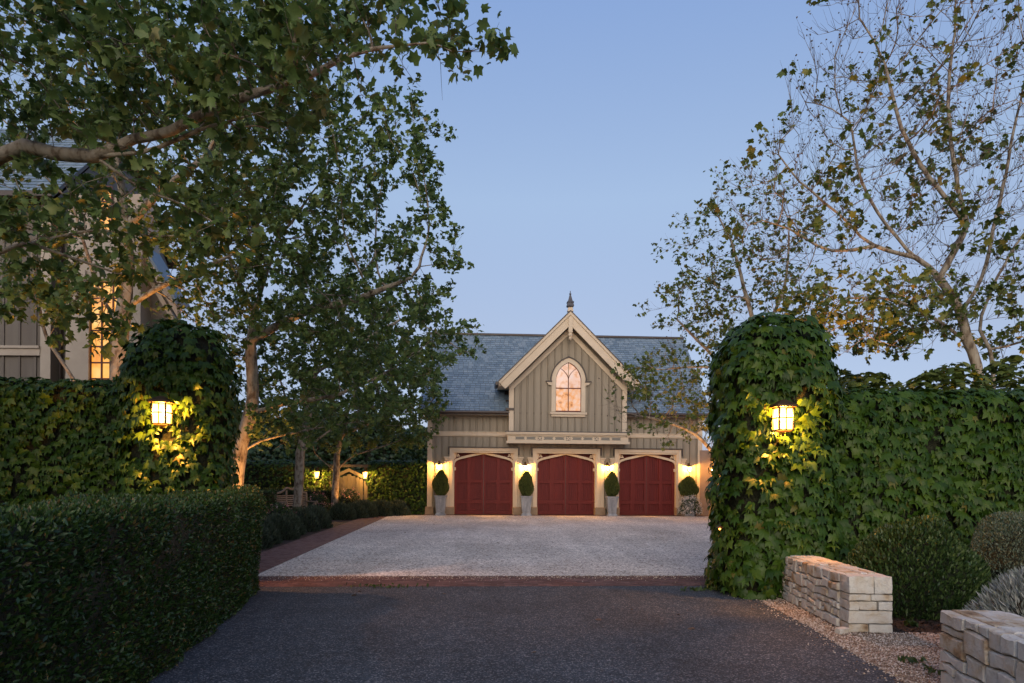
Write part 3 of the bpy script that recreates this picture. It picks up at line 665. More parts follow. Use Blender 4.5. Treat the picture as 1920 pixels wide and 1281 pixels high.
def rbox_core(hx, hy, z0, z1, r, inset, m, parent, name, cuts=9, wob=.03):
    bm = bmesh.new(); bmesh.ops.create_cube(bm, size=2); bmesh.ops.subdivide_edges(bm, edges=bm.edges[:], cuts=cuts, use_grid_fill=True)
    P_ = np.array([v.co[:] for v in bm.verts]); P_ = P_ * np.array([hx, hy, (z1 - z0) / 2]) + np.array([0, 0, (z0 + z1) / 2])
    pr, n = rbox_project(P_, hx, hy, z0, z1, r)
    flat = P_[:, 2] <= z0 + 1e-4; pr[flat, 2] = z0
    pr = pr - n * (inset + np.abs(lump(pr, 3, wob)))[:, None]; pr[:, 2] = np.maximum(pr[:, 2], z0)
    for v, c in zip(bm.verts, pr): v.co = c
    me = bpy.data.meshes.new(name); bm.to_mesh(me); bm.free(); return obj(name, me, m, parent)
def ivy_finish(t, p, n, s0, s1, base, rz, count=300, depth=.10, T=T_IVY, m=IVY, key='ivy'):
    k = len(p); p = p + n * (lump(p, 1.7, .09) + rng.random(k) * depth)[:, None]
    p[:, 2] = np.maximum(p[:, 2], .06)
    fr = hang_frames(n); size = s0 * .7 + (s1 * 1.08 - s0 * .7) * rng.random(k)
    c, s = math.cos(rz), math.sin(rz); Rz = np.array([[c, -s, 0], [s, c, 0], [0, 0, 1]])
    # selection is made in world space
    wpos = p @ Rz.T; wfr = np.einsum('ij,njk->nik', Rz, fr)
    nn = len(p); wp = wpos + np.array(base)
    leaf_parts_local(t, p, fr, wp, wfr, size, T, m, key, count)
def leaf_parts_local(parent, pos, fr, wp, wfr, size, T, m, key, count, name='leaf', stuffname='foliage'):
    n = len(pos); d = np.maximum(wp[:, 1], .5); sx_ = wp[:, 0] / d * F + 960; sy_ = HZ - (wp[:, 2] - CAMZ) / d * F
    view = nrm(np.array([0, 0, CAMZ]) - wp); facing = np.clip((wfr[:, :, 2] * view).sum(1), 0, 1)
    score = size / d * (.3 + facing) * ((sx_ > 5) & (sx_ < 1915) & (sy_ > 5) & (sy_ < 1275)) * (.7 + .3 * rng.random(n))
    order = np.argsort(-score); big = order[:min(count, n)]; rest = order[min(count, n):]
    if key not in LEAFME:
        LEAFME[key] = fast_mesh(name, T[0], T[1]); LEAFME[key].materials.append(m)
    for i in big:
        o = bpy.data.objects.new(name, LEAFME[key]); col.objects.link(o); o.parent = parent
        o.matrix_local = Matrix.Translation(pos[i].tolist()) @ Matrix(fr[i].tolist()).to_4x4() @ Matrix.Scale(float(size[i]), 4)
    if len(rest): obj(stuffname, scatter_mesh(stuffname, pos[rest], fr[rest], size[rest], T), m, parent, kind='stuff')
def ivy_wall(name, label, c, hx, hy, top, dens, faces, s0=.13, s1=.20, count=300, r=.22, rz=TH, cat='ivy wall'):
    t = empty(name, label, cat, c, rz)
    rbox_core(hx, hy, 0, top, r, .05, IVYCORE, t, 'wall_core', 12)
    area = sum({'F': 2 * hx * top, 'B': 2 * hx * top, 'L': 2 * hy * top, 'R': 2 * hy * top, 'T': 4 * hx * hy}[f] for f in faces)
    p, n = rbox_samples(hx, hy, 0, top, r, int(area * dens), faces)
    ivy_finish(t, p, n, s0, s1, c, rz, count); return t
def pillar(name, label, c, a, b, zs, h, dens, s0, s1, count=300):
    t = empty(name, label, 'gate pillar', c, TH)
    def fimp(p):
        return np.abs(p[:, 0] / a) ** 3.4 + np.abs(p[:, 1] / b) ** 3.4 + (np.maximum(p[:, 2] - zs, 0) / h) ** 2.3 - 1
    def solve(o, d):
        lo, hi = np.zeros(len(o)), np.full(len(o), 4.0)
        for _ in range(26):
            mid = (lo + hi) / 2; inside = fimp(o + d * mid[:, None]) < 0
            lo = np.where(inside, mid, lo); hi = np.where(inside, hi, mid)
        return o + d * lo[:, None]
    def grad(p):
        g = np.zeros_like(p)
        for i in range(3):
            e = np.zeros(3); e[i] = 1e-3; g[:, i] = fimp(p + e) - fimp(p - e)
        return nrm(g)
    n1 = int(dens * 2 * (a + b) * 1.9 * zs); n2 = int(dens * (4 * a * b + 3 * (a + b) * h) * 1.1)
    an = rng.random(n1) * 2 * math.pi; o1 = np.stack([np.zeros(n1), np.zeros(n1), rng.random(n1) * zs], 1)
    d1 = np.stack([np.cos(an), np.sin(an), np.zeros(n1)], 1)
    d2 = nrm(rng.normal(size=(n2, 3))); d2[:, 2] = np.abs(d2[:, 2]); o2 = np.tile([0, 0, zs], (n2, 1))
    p = solve(np.concatenate([o1, o2]), np.concatenate([d1, d2])); n = grad(p)
    # core
    mb = MB(); K = 28; rings = [(z, None) for z in np.linspace(0, zs, 9)] + [(None, e) for e in np.linspace(.1, math.pi / 2 - .02, 9)]
    vs = []
    for z, e in rings:
        for i in range(K):
            aa = 2 * math.pi * i / K
            if e is None: o_, d_ = np.array([[0, 0, z]]), np.array([[math.cos(aa), math.sin(aa), 0]])
            else: o_, d_ = np.array([[0, 0, zs]]), np.array([[math.cos(aa) * math.cos(e), math.sin(aa) * math.cos(e), math.sin(e)]])
            v = solve(o_, d_)[0]; vs.append(v * np.array([.92, .92, 1]) - np.array([0, 0, 0 if e is None else .05 * math.sin(e)]))
    fs = [(j * K + i, j * K + (i + 1) % K, (j + 1) * K + (i + 1) % K, (j + 1) * K + i) for j in range(len(rings) - 1) for i in range(K)] + [tuple(range((len(rings) - 1) * K, len(rings) * K))]
    mb.add(vs, fs).build('pillar_core', IVYCORE, t)
    ivy_finish(t, p, n, s0, s1, c, TH, count, .13)
    return t
RP = Vector((3.77, 9.95, 0)); LP = Vector((-5.22, 10.75, 0))
pillar('ivy_pillar', 'domed ivy covered gate pillar with lit lantern beside the low stone wall', RP, .715, .64, 3.0, .88, 190, .12, .21)
pillar('ivy_pillar', 'domed ivy covered gate pillar with lit lantern behind the clipped hedge', LP, .70, .60, 3.0, .93, 200, .11, .18)
d_ = Vector((math.cos(TH), math.sin(TH), 0))
ivy_wall('ivy_wall', 'tall ivy covered wall behind the rounded shrubs and gravel path', RP + d_ * 3.1 + Vector((0, .42, 0)), 2.9, .36, 2.93, 230, 'FT', .12, .21)
ivy_wall('ivy_wall', 'tall dark ivy covered wall in front of the house with lit windows', LP - d_ * 3.4 + Vector((0, .25, 0)), 3.2, .4, 3.06, 240, 'FT', .10, .17)
# hand lanterns of the pillars
def pillar_lantern(loc, rz, label, power, k=1.0):
    t = empty('wall_lantern', label, 'lantern', loc, rz, 'lanterns on the gate pillars')
    h, wd = .31 * k, .105 * k
    MB().box(-.05, .05, .06, .34, .12 * k, .2 * k).box(-.03, .03, wd, .34, .2 * k, .25 * k).build('bracket', BRONZE, t)
    MB().taper((0, 0), h + .002, h + .03, wd + .035, wd + .03).taper((0, 0), h + .03, h + .10, wd + .03, .03).build('cap', BRONZE, t)
    cg = MB()
    for sx_ in (-1, 1):
        for sy_ in (-1, 1): cg.box(*sorted((sx_ * wd, sx_ * (wd - .02))), *sorted((sy_ * wd, sy_ * (wd - .02))), 0, h)
    for z in (0, h * .52, h - .018):
        for s in (-1, 1):
            cg.box(-wd + .021, wd - .021, *sorted((s * (wd - .002), s * (wd - .016))), z, z + .016); cg.box(*sorted((s * (wd - .002), s * (wd - .016))), -wd + .021, wd - .021, z, z + .016)
    cg.box(-.006, .006, -wd + .002, -wd + .014, .016, h - .018)
    cg.box(-wd, wd, -.007, .007, -.014, -.001).box(-.007, .007, -wd, wd, -.028, -.0145).taper((0, 0), -.075, -.029, .010, .02)
    cg.build('cage', BRONZE, t)
    for s in (-1, 1):
        MB().box(-wd + .022, wd - .022, *sorted((s * (wd - .018), s * (wd - .021))), .018, h - .02).build('glass', GLOW, t)
        MB().box(*sorted((s * (wd - .018), s * (wd - .021))), -wd + .022, wd - .022, .018, h - .02).build('glass', GLOW, t)
    MB().lathe([(.006, .03), (.026, .06), (.026, .09), (.006, .12)], 8).build('bulb', BULB, t)
    lamp('lantern_light', t, (0, 0, h * .62), power, .03, (1.0, .37, .055)); return t
def on_front(px, py, Y): p = P(px, py, Y); return p
pillar_lantern(P(1468, 808, 9.07), TH, 'lit square bronze lantern on the ivy pillar beside the low stone wall', 290, 1.0)
pillar_lantern(P(303, 796, 9.89), TH, 'lit square bronze lantern on the ivy pillar behind the clipped hedge', 340, 1.0)
# ================================================================== garden walls at the far end of the court
ivy_wall('ivy_garden_wall', 'dim ivy garden wall butting the carriage house corner', C(-7.6, .35), 1.35, .3, 2.35, 230, 'FTR', .09, .14, 300)
ivy_wall('ivy_garden_wall', 'dim ivy garden wall behind the teak bench', C(-13.6, .35), 3.2, .3, 2.3, 170, 'FT', .09, .14, 150)
gt = empty('garden_gate', 'tan board garden gate with pointed trim between two lit lanterns', 'gate', C(-9.75, .2), TH)
for i in range(7): MB().box(-.62 + i * .18, -.62 + i * .18 + .172, .0, .05, .05, 1.55 + .22 * (1 - abs(i - 3) / 3.2)).build('board', SHADEPAINT, gt)
for s in (-1, 1): MB().box(*sorted((s * .68, s * .84)), -.06, .12, 0, 2.1).build('gate_post', SHADEPAINT, gt)
MB().box(-.92, .92, -.08, .14, 2.1, 2.22).build('lintel', SHADEPAINT, gt)
MB().strip([(-.68, 1.55), (0, 1.9), (.68, 1.55)], [(-.68, 1.72), (0, 2.05), (.68, 1.72)], -.04, -.005).build('arch_trim', SHADEPAINT, gt)
sconce(C(-11.05, -.12, 1.66), TH, 'lit lantern on the ivy wall between the teak bench and the garden gate', 'lanterns beside the garden gate', 130, 1.2)
sconce(C(-8.95, -.12, 1.66), TH, 'lit lantern on the ivy wall between garden gate and carriage house', 'lanterns beside the garden gate', 130, 1.2)
# stucco return wall on the other side of the court
sw = empty('stucco_wall', 'warm stucco wall with bare vine stems beside the garage corner', 'wall', C(6.75, -.1), TH)
MB().box(.0, .35, -9, .0, 0, 3.0).build('wall_body', STUCCO, sw)
MB().box(-.06, .41, -9, .02, 3.002, 3.12).build('coping', CREAM, sw)
MB().box(-.10, .18, -.35, -.02, .42, 2.999).build('end_pier', STUCCO, sw)
MB().box(-.62, -.001, .0, .25, 0, 2.99).build('return_wall', STUCCO, sw)
MB().taper((.04, -.18), 0, .42, .26, .17, .26, .2).build('pier_base', STONEBASE, sw)
vm = MB()
for i in range(9):
    y = -1 - i * .55; pts = []
    for j in range(8): pts.append((-.02 - .02 * random.random(), y + .18 * math.sin(j * 1.1 + i) + random.uniform(-.08, .08), j * .36))
    vm.tube(pts, [.016 - .0014 * j for j in range(8)], 5)
vm.build('vine_stem', TWIG, sw)
sconce(C(6.64, -.62, 2.05), TH - R(90), 'lit lantern on the stucco wall by the garage corner', 'lanterns along the garage front', 9, .8)
# ================================================================== rest of the planting
def shrub_points(radii, n, low=.0, depth=.25):
    d = nrm(rng.normal(size=(n, 3))); d[:, 2] = np.abs(d[:, 2]) * (1 - low) + low * d[:, 2]
    p = d * np.array(radii); lm = lump(p + rng.random(3) * 50, 2.2 / max(radii), .16)
    p = p * (1 + lm - depth * rng.random(n) ** 2)[:, None]
    return p, nrm(d / np.array(radii))
def dome_core(radii, m, parent, k=.80, name='stems'):
    bm = bmesh.new(); bmesh.ops.create_icosphere(bm, subdivisions=3, radius=1)
    for v in bm.verts:
        f = k * (1 + .16 * noise.noise(v.co * 2.2)); v.co = Vector((v.co.x * radii[0] * f, v.co.y * radii[1] * f, max(v.co.z, 0) * radii[2] * f))
    me = bpy.data.meshes.new(name); bm.to_mesh(me); bm.free(); return obj(name, me, m, parent)
def shrub(name, label, loc, radii, n, size, T, m, group=None, cat='shrub', tip=(.7, .7), jit=.5, core=True, depth=.25):
    t = empty(name, label, cat, loc, random.random() * 6, group)
    if core: dome_core(radii, IVYCORE, t)
    p, nn = shrub_points(radii, n, depth=depth); p[:, 2] = np.maximum(p[:, 2], .02)
    tp = nn * tip[0] + UP * tip[1] + rng.normal(0, jit, (n, 3))
    fr = frames(nrm(np.cross(tp, rng.normal(size=(n, 3)))), tp)
    s = size * (.7 + .6 * rng.random(n))
    obj('foliage', scatter_mesh('foliage', p, fr, s, T), m, t, kind='stuff'); return t
def blossoms(t, radii, n, size, m, name='blossoms'):
    p, nn = shrub_points(radii, n, depth=.04); k = 5; pos = np.repeat(p * 1.04, k, 0)
    pos += rng.normal(0, size * .5, pos.shape); tp = np.repeat(nn, k, 0) + rng.normal(0, .7, pos.shape)
    fr = frames(tp, rng.normal(size=pos.shape)); obj(name, scatter_mesh(name, pos, fr, np.full(len(pos), size), T_OVAL), m, t, kind='stuff')
# clipped hedge along the drive
def hedge(name, label, c, rz, hx, hy, top, n, size, r=.16, faces='FBLRT'):
    t = empty(name, label, 'hedge', c, rz)
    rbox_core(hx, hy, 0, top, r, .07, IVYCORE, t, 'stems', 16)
    p, nn = rbox_samples(hx, hy, 0, top, r, n, faces)
    k = len(p); p = p + nn * (lump(p, 1.3, .10) + lump(p + 9, 4.5, .05) - .07 * rng.random(k))[:, None]; p[:, 2] = np.maximum(p[:, 2], .03)
    tp = nn * .8 + UP * .5 + rng.normal(0, .55, (k, 3)); fr = frames(nrm(np.cross(tp, rng.normal(size=(k, 3)))), tp)
    obj('foliage', scatter_mesh('foliage', p, fr, size * (.65 + .7 * rng.random(k)), T_OVAL), BOX, t, kind='stuff'); return t
ha = math.atan2(-2.76 + 3.49, -(9.66 - 5.36))      # drive edge of the hedge
fa, fb = Vector((-3.50, 9.70, 0)), Vector((-2.30, 2.6, 0))
dirh = (fb - fa).normalized(); nh = Vector((dirh.y, -dirh.x, 0))    # points away from the drive
if nh.x > 0: nh = -nh
cen = (fa + fb) / 2 + nh * .60
hedge('clipped_hedge', 'long clipped dark green hedge along the asphalt drive', cen, math.atan2(dirh.y, dirh.x), (fb - fa).length / 2, .60, 1.40, 95000, .040)
hedge('clipped_hedge', 'low clipped hedge in deep shade behind the teak bench', C(-12.5, -1.2), TH, 2.6, .4, 1.15, 9000, .07)
hedge('clipped_hedge', 'low clipped hedge between the gate pillar and the lit plane trunk', C(-12.6, -9.0), TH, 2.2, .45, 1.25, 9000, .07)
# shrubs by the stone walls
shrub('rounded_shrub', 'dense dark green rounded shrub beside the low stone wall', (5.05, 8.55, 0), (.86, .72, 1.14), 16000, .058, T_OVAL, SHRUB, tip=(.6, .9), jit=.35)
shrub('rounded_shrub', 'grey green rounded shrub against the tall ivy wall', (6.75, 8.95, 0), (1.05, .8, 1.25), 22000, .036, T_OVAL, GREYSH, tip=(.6, .8), jit=.45)
shrub('silver_shrub', 'silvery spiky shrub spilling over the near stone wall', (4.62, 5.75, .0), (.72, .66, .92), 12000, .075, T_NEEDLE, SILVER, tip=(.9, .7), jit=.28, depth=.5)
# lavender row along the brick path
for i, (px, py, Y, r) in enumerate([(512, 1030, 15.6, .55), (532, 1022, 16.6, .55), (556, 1012, 17.9, .55), (590, 998, 20.6, .6), (614, 992, 22.0, .6), (570, 1005, 19.2, .5), (683, 968, 28.2, .6), (664, 972, 27.5, .55), (712, 966, 29.2, .6), (745, 966, 29.8, .55), (640, 975, 26.6, .55)]):
    g = P(px, py, Y); near = i < 6
    c = C(-9.25 - random.uniform(0, .15), 0); uu = -9.25 if near else None
    if near: nn_ = (Y - 30.9); loc = C(-9.35 - .1 * (i % 2), nn_ + .5); loc.z = 0
    else: loc = Vector((g.x, Y, 0))
    shrub('lavender_shrub', 'low dark lavender mound beside the brick path' if near else 'low dark mound shrub at the foot of the ivy garden wall', loc, (r, r, r * 1.15), 2600, .13, T_NEEDLE, LAV,
          'lavender mounds along the brick path' if near else 'mounds below the garden wall', tip=(.8, .8), jit=.3)
for px, py, Y, r, lab in ((520, 985, 19.5, .6, 'pink rose bush behind the hedge end near the brick path'), (595, 950, 27.6, .7, 'pink rose bush under the lantern beside the bench'), (652, 955, 28.9, .75, 'pink rose bush in front of the garden gate')):
    g = P(px, py, Y); rad = (r, r * .9, r * 1.45)
    t = shrub('rose_bush', lab, (g.x, Y, 0), rad, 1800, .085, T_OVAL, SHRUB, cat='rose bush', tip=(.6, .3), jit=.7)
    blossoms(t, rad, 55, .07, PETP)
# ================================================================== planters at the garage doors
def planter(u, label, kind):
    t = empty('zinc_planter', label, 'planter', C(u, -.55), TH + random.uniform(-.06, .06), 'zinc planters between the garage doors')
    MB().taper((0, 0), 0, .05, .23, .23).taper((0, 0), .052, .10, .20, .19).taper((0, 0), .102, .80, .17, .235).taper((0, 0), .80, .87, .262, .272).build('pot', ZINC, t)
    for rz in range(4):
        a = rz * math.pi / 2; c, s = math.cos(a), math.sin(a); pm = MB()
        for x0, x1, z0, z1 in ((-.125, -.095, .2, .72), (.095, .125, .2, .72), (-.125, .125, .17, .2), (-.125, .125, .72, .75)):
            def pt(x, z, o): y = -(.17 + .065 * (z - .102) / .70) - o; return (x * c - y * s, x * s + y * c, z)
            pm.add([pt(x0, z0, .0), pt(x1, z0, .0), pt(x1, z1, .0), pt(x0, z1, .0), pt(x0, z0, .012), pt(x1, z0, .012), pt(x1, z1, .012), pt(x0, z1, .012)],
                   [(4, 5, 6, 7), (0, 4, 7, 3), (1, 2, 6, 5), (0, 1, 5, 4), (3, 7, 6, 2)])
        pm.build('side_panel', ZINC, t)
    return t
def topiary(u, label, h, r):
    t = empty('topiary', label, 'topiary', C(u, -.55, .80), TH, 'clipped topiaries in zinc planters')
    MB().tube([(0, 0, 0), (0, 0, .35)], .03, 6).build('stem', BARK, t)
    n = 5200; z = rng.random(n) ** .9; prof = np.sin(np.pi * np.clip(z, 0, 1) ** .78) ** .62 * (1 - .12 * z)
    an = rng.random(n) * 6.283; rr = r * prof * (.75 + .25 * rng.random(n) ** .5) * (1 + .10 * np.sin(an * 3 + z * 9))
    p = np.stack([rr * np.cos(an), rr * np.sin(an), .06 + z * h], 1)
    nn = np.stack([np.cos(an), np.sin(an), .5 + z], 1); tp = nn * .5 + UP * .9 + rng.normal(0, .3, (n, 3))
    fr = frames(nrm(np.cross(tp, rng.normal(size=(n, 3)))), tp)
    obj('foliage', scatter_mesh('foliage', p, fr, .12 * (.6 + .8 * rng.random(n)), T_NEEDLE), CONIF, t, kind='stuff')
    mb = MB().lathe([(.02 + r * .6 * math.sin(math.pi * (i / 8) ** .78) ** .7, .06 + h * .95 * i / 8) for i in range(9)], 10); mb.build('inner_foliage', IVYCORE, t)
    return t
places = ((-5.62, 'at the garage corner next to the ivy garden wall'), (-1.85, 'between the middle garage door and garden wall side door'), (1.98, 'between the middle garage door and branch shaded door'))
for u, s in places:
    planter(u, 'tall weathered zinc planter ' + s, 0)
    topiary(u, 'clipped egg shaped topiary ' + s, 1.06 + .08 * random.random(), .33 + .05 * random.random())
t = planter(5.45, 'zinc planter hidden under white flowers beside the garage door', 1)
topiary(5.45, 'rounded topiary above the white flowers beside the garage door', .9, .46)
wf = shrub('white_flowers', 'mass of small white flowers spilling over the planter', C(5.5, -.62, .12), (.52, .48, .85), 2600, .06, T_OVAL, SHRUB, cat='flowers', core=False, tip=(.6, .2), jit=.7)
blossoms(wf, (.56, .52, .92), 330, .05, PETW)
# ================================================================== low stone walls
def clip_half(poly, a, b, c):
    """keep a*x + b*y <= c"""
    out = []
    for i in range(len(poly)):
        p, q_ = poly[i], poly[(i + 1) % len(poly)]
        fp, fq = a * p[0] + b * p[1] - c, a * q_[0] + b * q_[1] - c
        if fp <= 0: out.append(p)
        if (fp < 0 < fq) or (fq < 0 < fp):
            t = fp / (fp - fq); out.append((p[0] + (q_[0] - p[0]) * t, p[1] + (q_[1] - p[1]) * t))
    return out
def cells(w_, h, pts, asp, gap):
    """voronoi cells of pts in a rectangle, flattened by asp"""
    res = []
    for i, p in enumerate(pts):
        poly = [(0, 0), (w_, 0), (w_, h), (0, h)]
        for j, o in enumerate(pts):
            if i == j: continue
            dx, dy = o[0] - p[0], (o[1] - p[1]) * asp
            dx2, dy2 = dx, dy * asp
            l = math.hypot(dx2, dy2)
            c = (o[0] ** 2 - p[0] ** 2 + asp * asp * (o[1] ** 2 - p[1] ** 2)) / 2 - gap / 2 * l
            poly = clip_half(poly, dx2, dy2, c)
            if len(poly) < 3: break
        if len(poly) >= 3: res.append(poly)
    return res
def ashlar(w_, h, mw, mh, gap=.011):
    """a rectangle split at random into stones of uneven size"""
    res = []
    def cut(x0, x1, y0, y1):
        a, b = x1 - x0, y1 - y0; lw, lh = mw * random.uniform(.55, 1.25), mh * random.uniform(.55, 1.35)
        if a <= lw and b <= lh or (a < .09 and b < .2): res.append((x0, x1, y0, y1)); return
        f = random.uniform(.33, .67)
        if b > lh and (b / mh > a / mw or a < .16): cut(x0, x1, y0, y0 + b * f); cut(x0, x1, y0 + b * f, y1)
        else: cut(x0, x0 + a * f, y0, y1); cut(x0 + a * f, x1, y0, y1)
    cut(0, w_, 0, h); g = gap / 2
    return [[(x0 + g, y0 + g), (x1 - g, y0 + g), (x1 - g, y1 - g), (x0 + g, y1 - g)] for x0, x1, y0, y1 in res]
def warp(p, lim, sd):
    fx = min(1, p.x / .08, (lim[0] - p.x) / .08); fy = min(1, p.y / .06, (lim[1] - p.y) / .06)
    n = noise.noise_vector((p.x * 4.2 + sd, p.y * 5.5, sd * .3)); return Vector((p.x + n.x * .034 * max(fx, 0), p.y + n.y * .030 * max(fy, 0)))
def stone_from_poly(poly, depth, to3, parent, proud=.012, lim=(9, 9)):
    """a rough stone: outline cut finely, edges rounded back, face uneven"""
    pts = []
    for i in range(len(poly)):
        a, b = Vector(poly[i]), Vector(poly[(i + 1) % len(poly)]); k = max(1, int((b - a).length / .055))
        for j in range(k): pts.append(warp(a + (b - a) * (j / k), lim, 7.3))
    cx = sum((p for p in pts), Vector((0, 0))) / len(pts); sd = random.random() * 90
    out = []
    for p in pts:
        d = (p - cx).length + 1e-6; out.append(p + (p - cx) / d * noise.noise((p.x * 9 + sd, p.y * 9, sd)) * .010)
    fp = random.uniform(0, proud); rings = []
    for ins, dep in ((0.0, depth), (0.0, .010), (.006, .001), (.018, -fp * .9)):
        ring = []
        for p in out:
            d = (p - cx); l = d.length + 1e-6; pp = p - d / l * min(ins, l * .4)
            ring.append(to3(pp.x, pp.y, dep + (noise.noise((pp.x * 14 + sd, pp.y * 14, 2)) * .007 if dep < .1 else 0)))
        rings.append(ring)
    n = len(out); vs = [v for r_ in rings for v in r_] + [to3(cx.x, cx.y, -fp)]
    fs = []
    for j in range(3):
        for i in range(n): fs.append((j * n + i, j * n + (i + 1) % n, (j + 1) * n + (i + 1) % n, (j + 1) * n + i))
    for i in range(n): fs.append((3 * n + i, 3 * n + (i + 1) % n, 4 * n))
    me = bpy.data.meshes.new('stone'); me.from_pydata([tuple(v) for v in vs], [], fs)
    bm = bmesh.new(); bm.from_mesh(me); bmesh.ops.recalc_face_normals(bm, faces=bm.faces); bm.to_mesh(me); bm.free()
    return obj('stone', me, STONE, parent)
def rough_block(x0, x1, y0, y1, z0, z1, parent, g=.005):
    bm = bmesh.new(); bmesh.ops.create_cube(bm, size=1); bmesh.ops.subdivide_edges(bm, edges=bm.edges[:], cuts=4, use_grid_fill=True)
    h = Vector(((x1 - x0) / 2 - g, (y1 - y0) / 2 - g, (z1 - z0) / 2 - g)); c = Vector(((x0 + x1) / 2, (y0 + y1) / 2, (z0 + z1) / 2)); r = .009; sd = Vector((random.random() * 60, random.random() * 60, 3))
    for v in bm.verts:
        p = Vector((v.co.x * 2 * h.x, v.co.y * 2 * h.y, v.co.z * 2 * h.z))
        cl = Vector([max(-h[i] + r, min(h[i] - r, p[i])) for i in range(3)]); d = p - cl
        if d.length > 1e-6: p = cl + d.normalized() * r
        v.co = c + p + noise.noise_vector((p + sd) * 12) * .008
    me = bpy.data.meshes.new('stone'); bm.to_mesh(me); bm.free(); return obj('stone', me, STONE, parent)
def stone_wall(name, label, base, ax, length, wd, h, near_quoin, seed, nst):
    """local x runs along the wall away from the camera end, y across it (drive side = -y)"""
    random.seed(seed)
    t = empty(name, label, 'stone wall', base, ax)
    qd = .24 if near_quoin else 0
    MB().box(.05, length - .05, .05, wd - .05, 0, h - .05).build('mortar_core', CORE, t)
    tops = .10
    if near_quoin:      # courses of the end face
        courses = [(.0, .095, [.46]), (.095, .235, []), (.235, .335, [.24, .66]), (.335, .41, [.50]), (.41, h, [.58])]
        for z0, z1, cuts in courses:
            e = [0] + [c * wd for c in cuts] + [wd]
            for a, b in zip(e[:-1], e[1:]): rough_block(random.uniform(-.012, .008), qd + random.uniform(-.03, .03), a, b, z0, z1, t, .0035)
    # long faces: uneven ashlar
    for side in (-1, 1):
        for poly in ashlar(length - qd, h - .002, .34 if near_quoin else .46, .155 if near_quoin else .19):
            if side < 0: to3 = lambda u, v, d: (qd + u, d, v)
            else: to3 = lambda u, v, d: (qd + u, wd - d, v)
            stone_from_poly(poly, .07, to3, t, .022, (length - qd, h))
    # far end
    for z0, z1 in ((0, .2), (.2, .38), (.38, h - .06)): rough_block(length - .06, length + .01, .06, wd - .06, z0, z1, t, .004)
    # coping slabs
    for poly in ashlar(length - qd, wd - .13, .55, .26):
        stone_from_poly(poly, .05, lambda u, v, d: (qd + u, v + .065, h - d), t, .010, (length - qd, wd - .13))
    random.seed(seed + 1); return t
a1, b1 = Vector((3.58, 7.24, 0)), Vector((3.72, 9.72, 0))
# built with y pointing away from the drive: local y = -90 deg from x, so the wall is mirrored
def wall_frame(a, b): return math.atan2(b.y - a.y, b.x - a.x)
def mirrored(t):
    t.scale = (1, -1, 1); return t
mirrored(stone_wall('stone_wall', 'low pale limestone wall running into the ivy gate pillar', a1, wall_frame(a1, b1), (b1 - a1).length, .46, .60, True, 11, 44))
a2, b2 = Vector((2.98, 2.6, 0)), Vector((3.36, 5.34, 0))
mirrored(stone_wall('stone_wall', 'low pale limestone wall with silvery shrub behind it', a2, wall_frame(a2, b2), (b2 - a2).length, .50, .61, False, 23, 32))
rs = empty('loose_stone', 'small loose white stone at the foot of the low wall end', 'stone', (3.50, 7.22, 0), .4)
rough_block(-.07, .07, -.045, .045, -.01, .055, rs, .002)
# ================================================================== trees
def colonise(skel, attr, step=.28, infl=2.2, kill=.42, iters=90, trop=(0, 0, .06), jit=.12):
    """skel: list of polylines; the first starts at the root, others start on an earlier one"""
    pos = []; par = []
    def nearest(p): return min(range(len(pos)), key=lambda i: (pos[i] - p).length_squared)
    for line in skel:
        line = [Vector(p) for p in line]
        if not pos: pos.append(line[0]); par.append(-1); last = 0; st = 1
        else: last = nearest(line[0]); st = 1
        cur = pos[last].copy()
        # smooth the traced line
        pts = [cur] + line[1:]
        for i in range(len(pts) - 1):
            p0 = pts[max(i - 1, 0)]; p1 = pts[i]; p2 = pts[i + 1]; p3 = pts[min(i + 2, len(pts) - 1)]
            k = max(1, int((p2 - p1).length / step))
            for j in range(1, k + 1):
                t = j / k
                v = .5 * ((2 * p1) + (p2 - p0) * t + (2 * p0 - 5 * p1 + 4 * p2 - p3) * t * t + (3 * p1 - p0 - 3 * p2 + p3) * t ** 3)
                v = v + noise.noise_vector(v * 2.1) * .03
                pos.append(v); par.append(last); last = len(pos) - 1
    X = np.array([p[:] for p in pos]); par = list(par); A = np.array(attr); alive = np.ones(len(A), bool)
    bd = np.full(len(A), 1e9); bi = np.zeros(len(A), int)
    def upd(i0):
        nonlocal bd, bi
        D = np.linalg.norm(A[:, None, :] - X[None, i0:, :], axis=2); k = D.argmin(1); d = D[np.arange(len(A)), k]
        b = d < bd; bd = np.where(b, d, bd); bi = np.where(b, k + i0, bi)
    upd(0); grown = {}
    for it in range(iters):
        alive &= bd > kill; act = alive & (bd < infl)
        if not act.any(): break
        new = []; npar = []
        ids = np.unique(bi[act])
        for i in ids:
            s = act & (bi == i); d = nrm(A[s] - X[i]).sum(0); d = d / (np.linalg.norm(d) + 1e-9)
            d = d + np.array(trop) + rng.normal(0, jit, 3); d /= np.linalg.norm(d)
            g = grown.setdefault(int(i), [])
            if any(np.dot(d, o) > .92 for o in g) or len(g) > 3:
                alive[np.where(s)[0][:2]] = False; continue
            g.append(d); new.append(X[i] + d * step * rng.uniform(.8, 1.15)); npar.append(int(i))
        if not new: continue
        i0 = len(X); X = np.vstack([X, np.array(new)]); par += npar; upd(i0)
    return X, np.array(par)
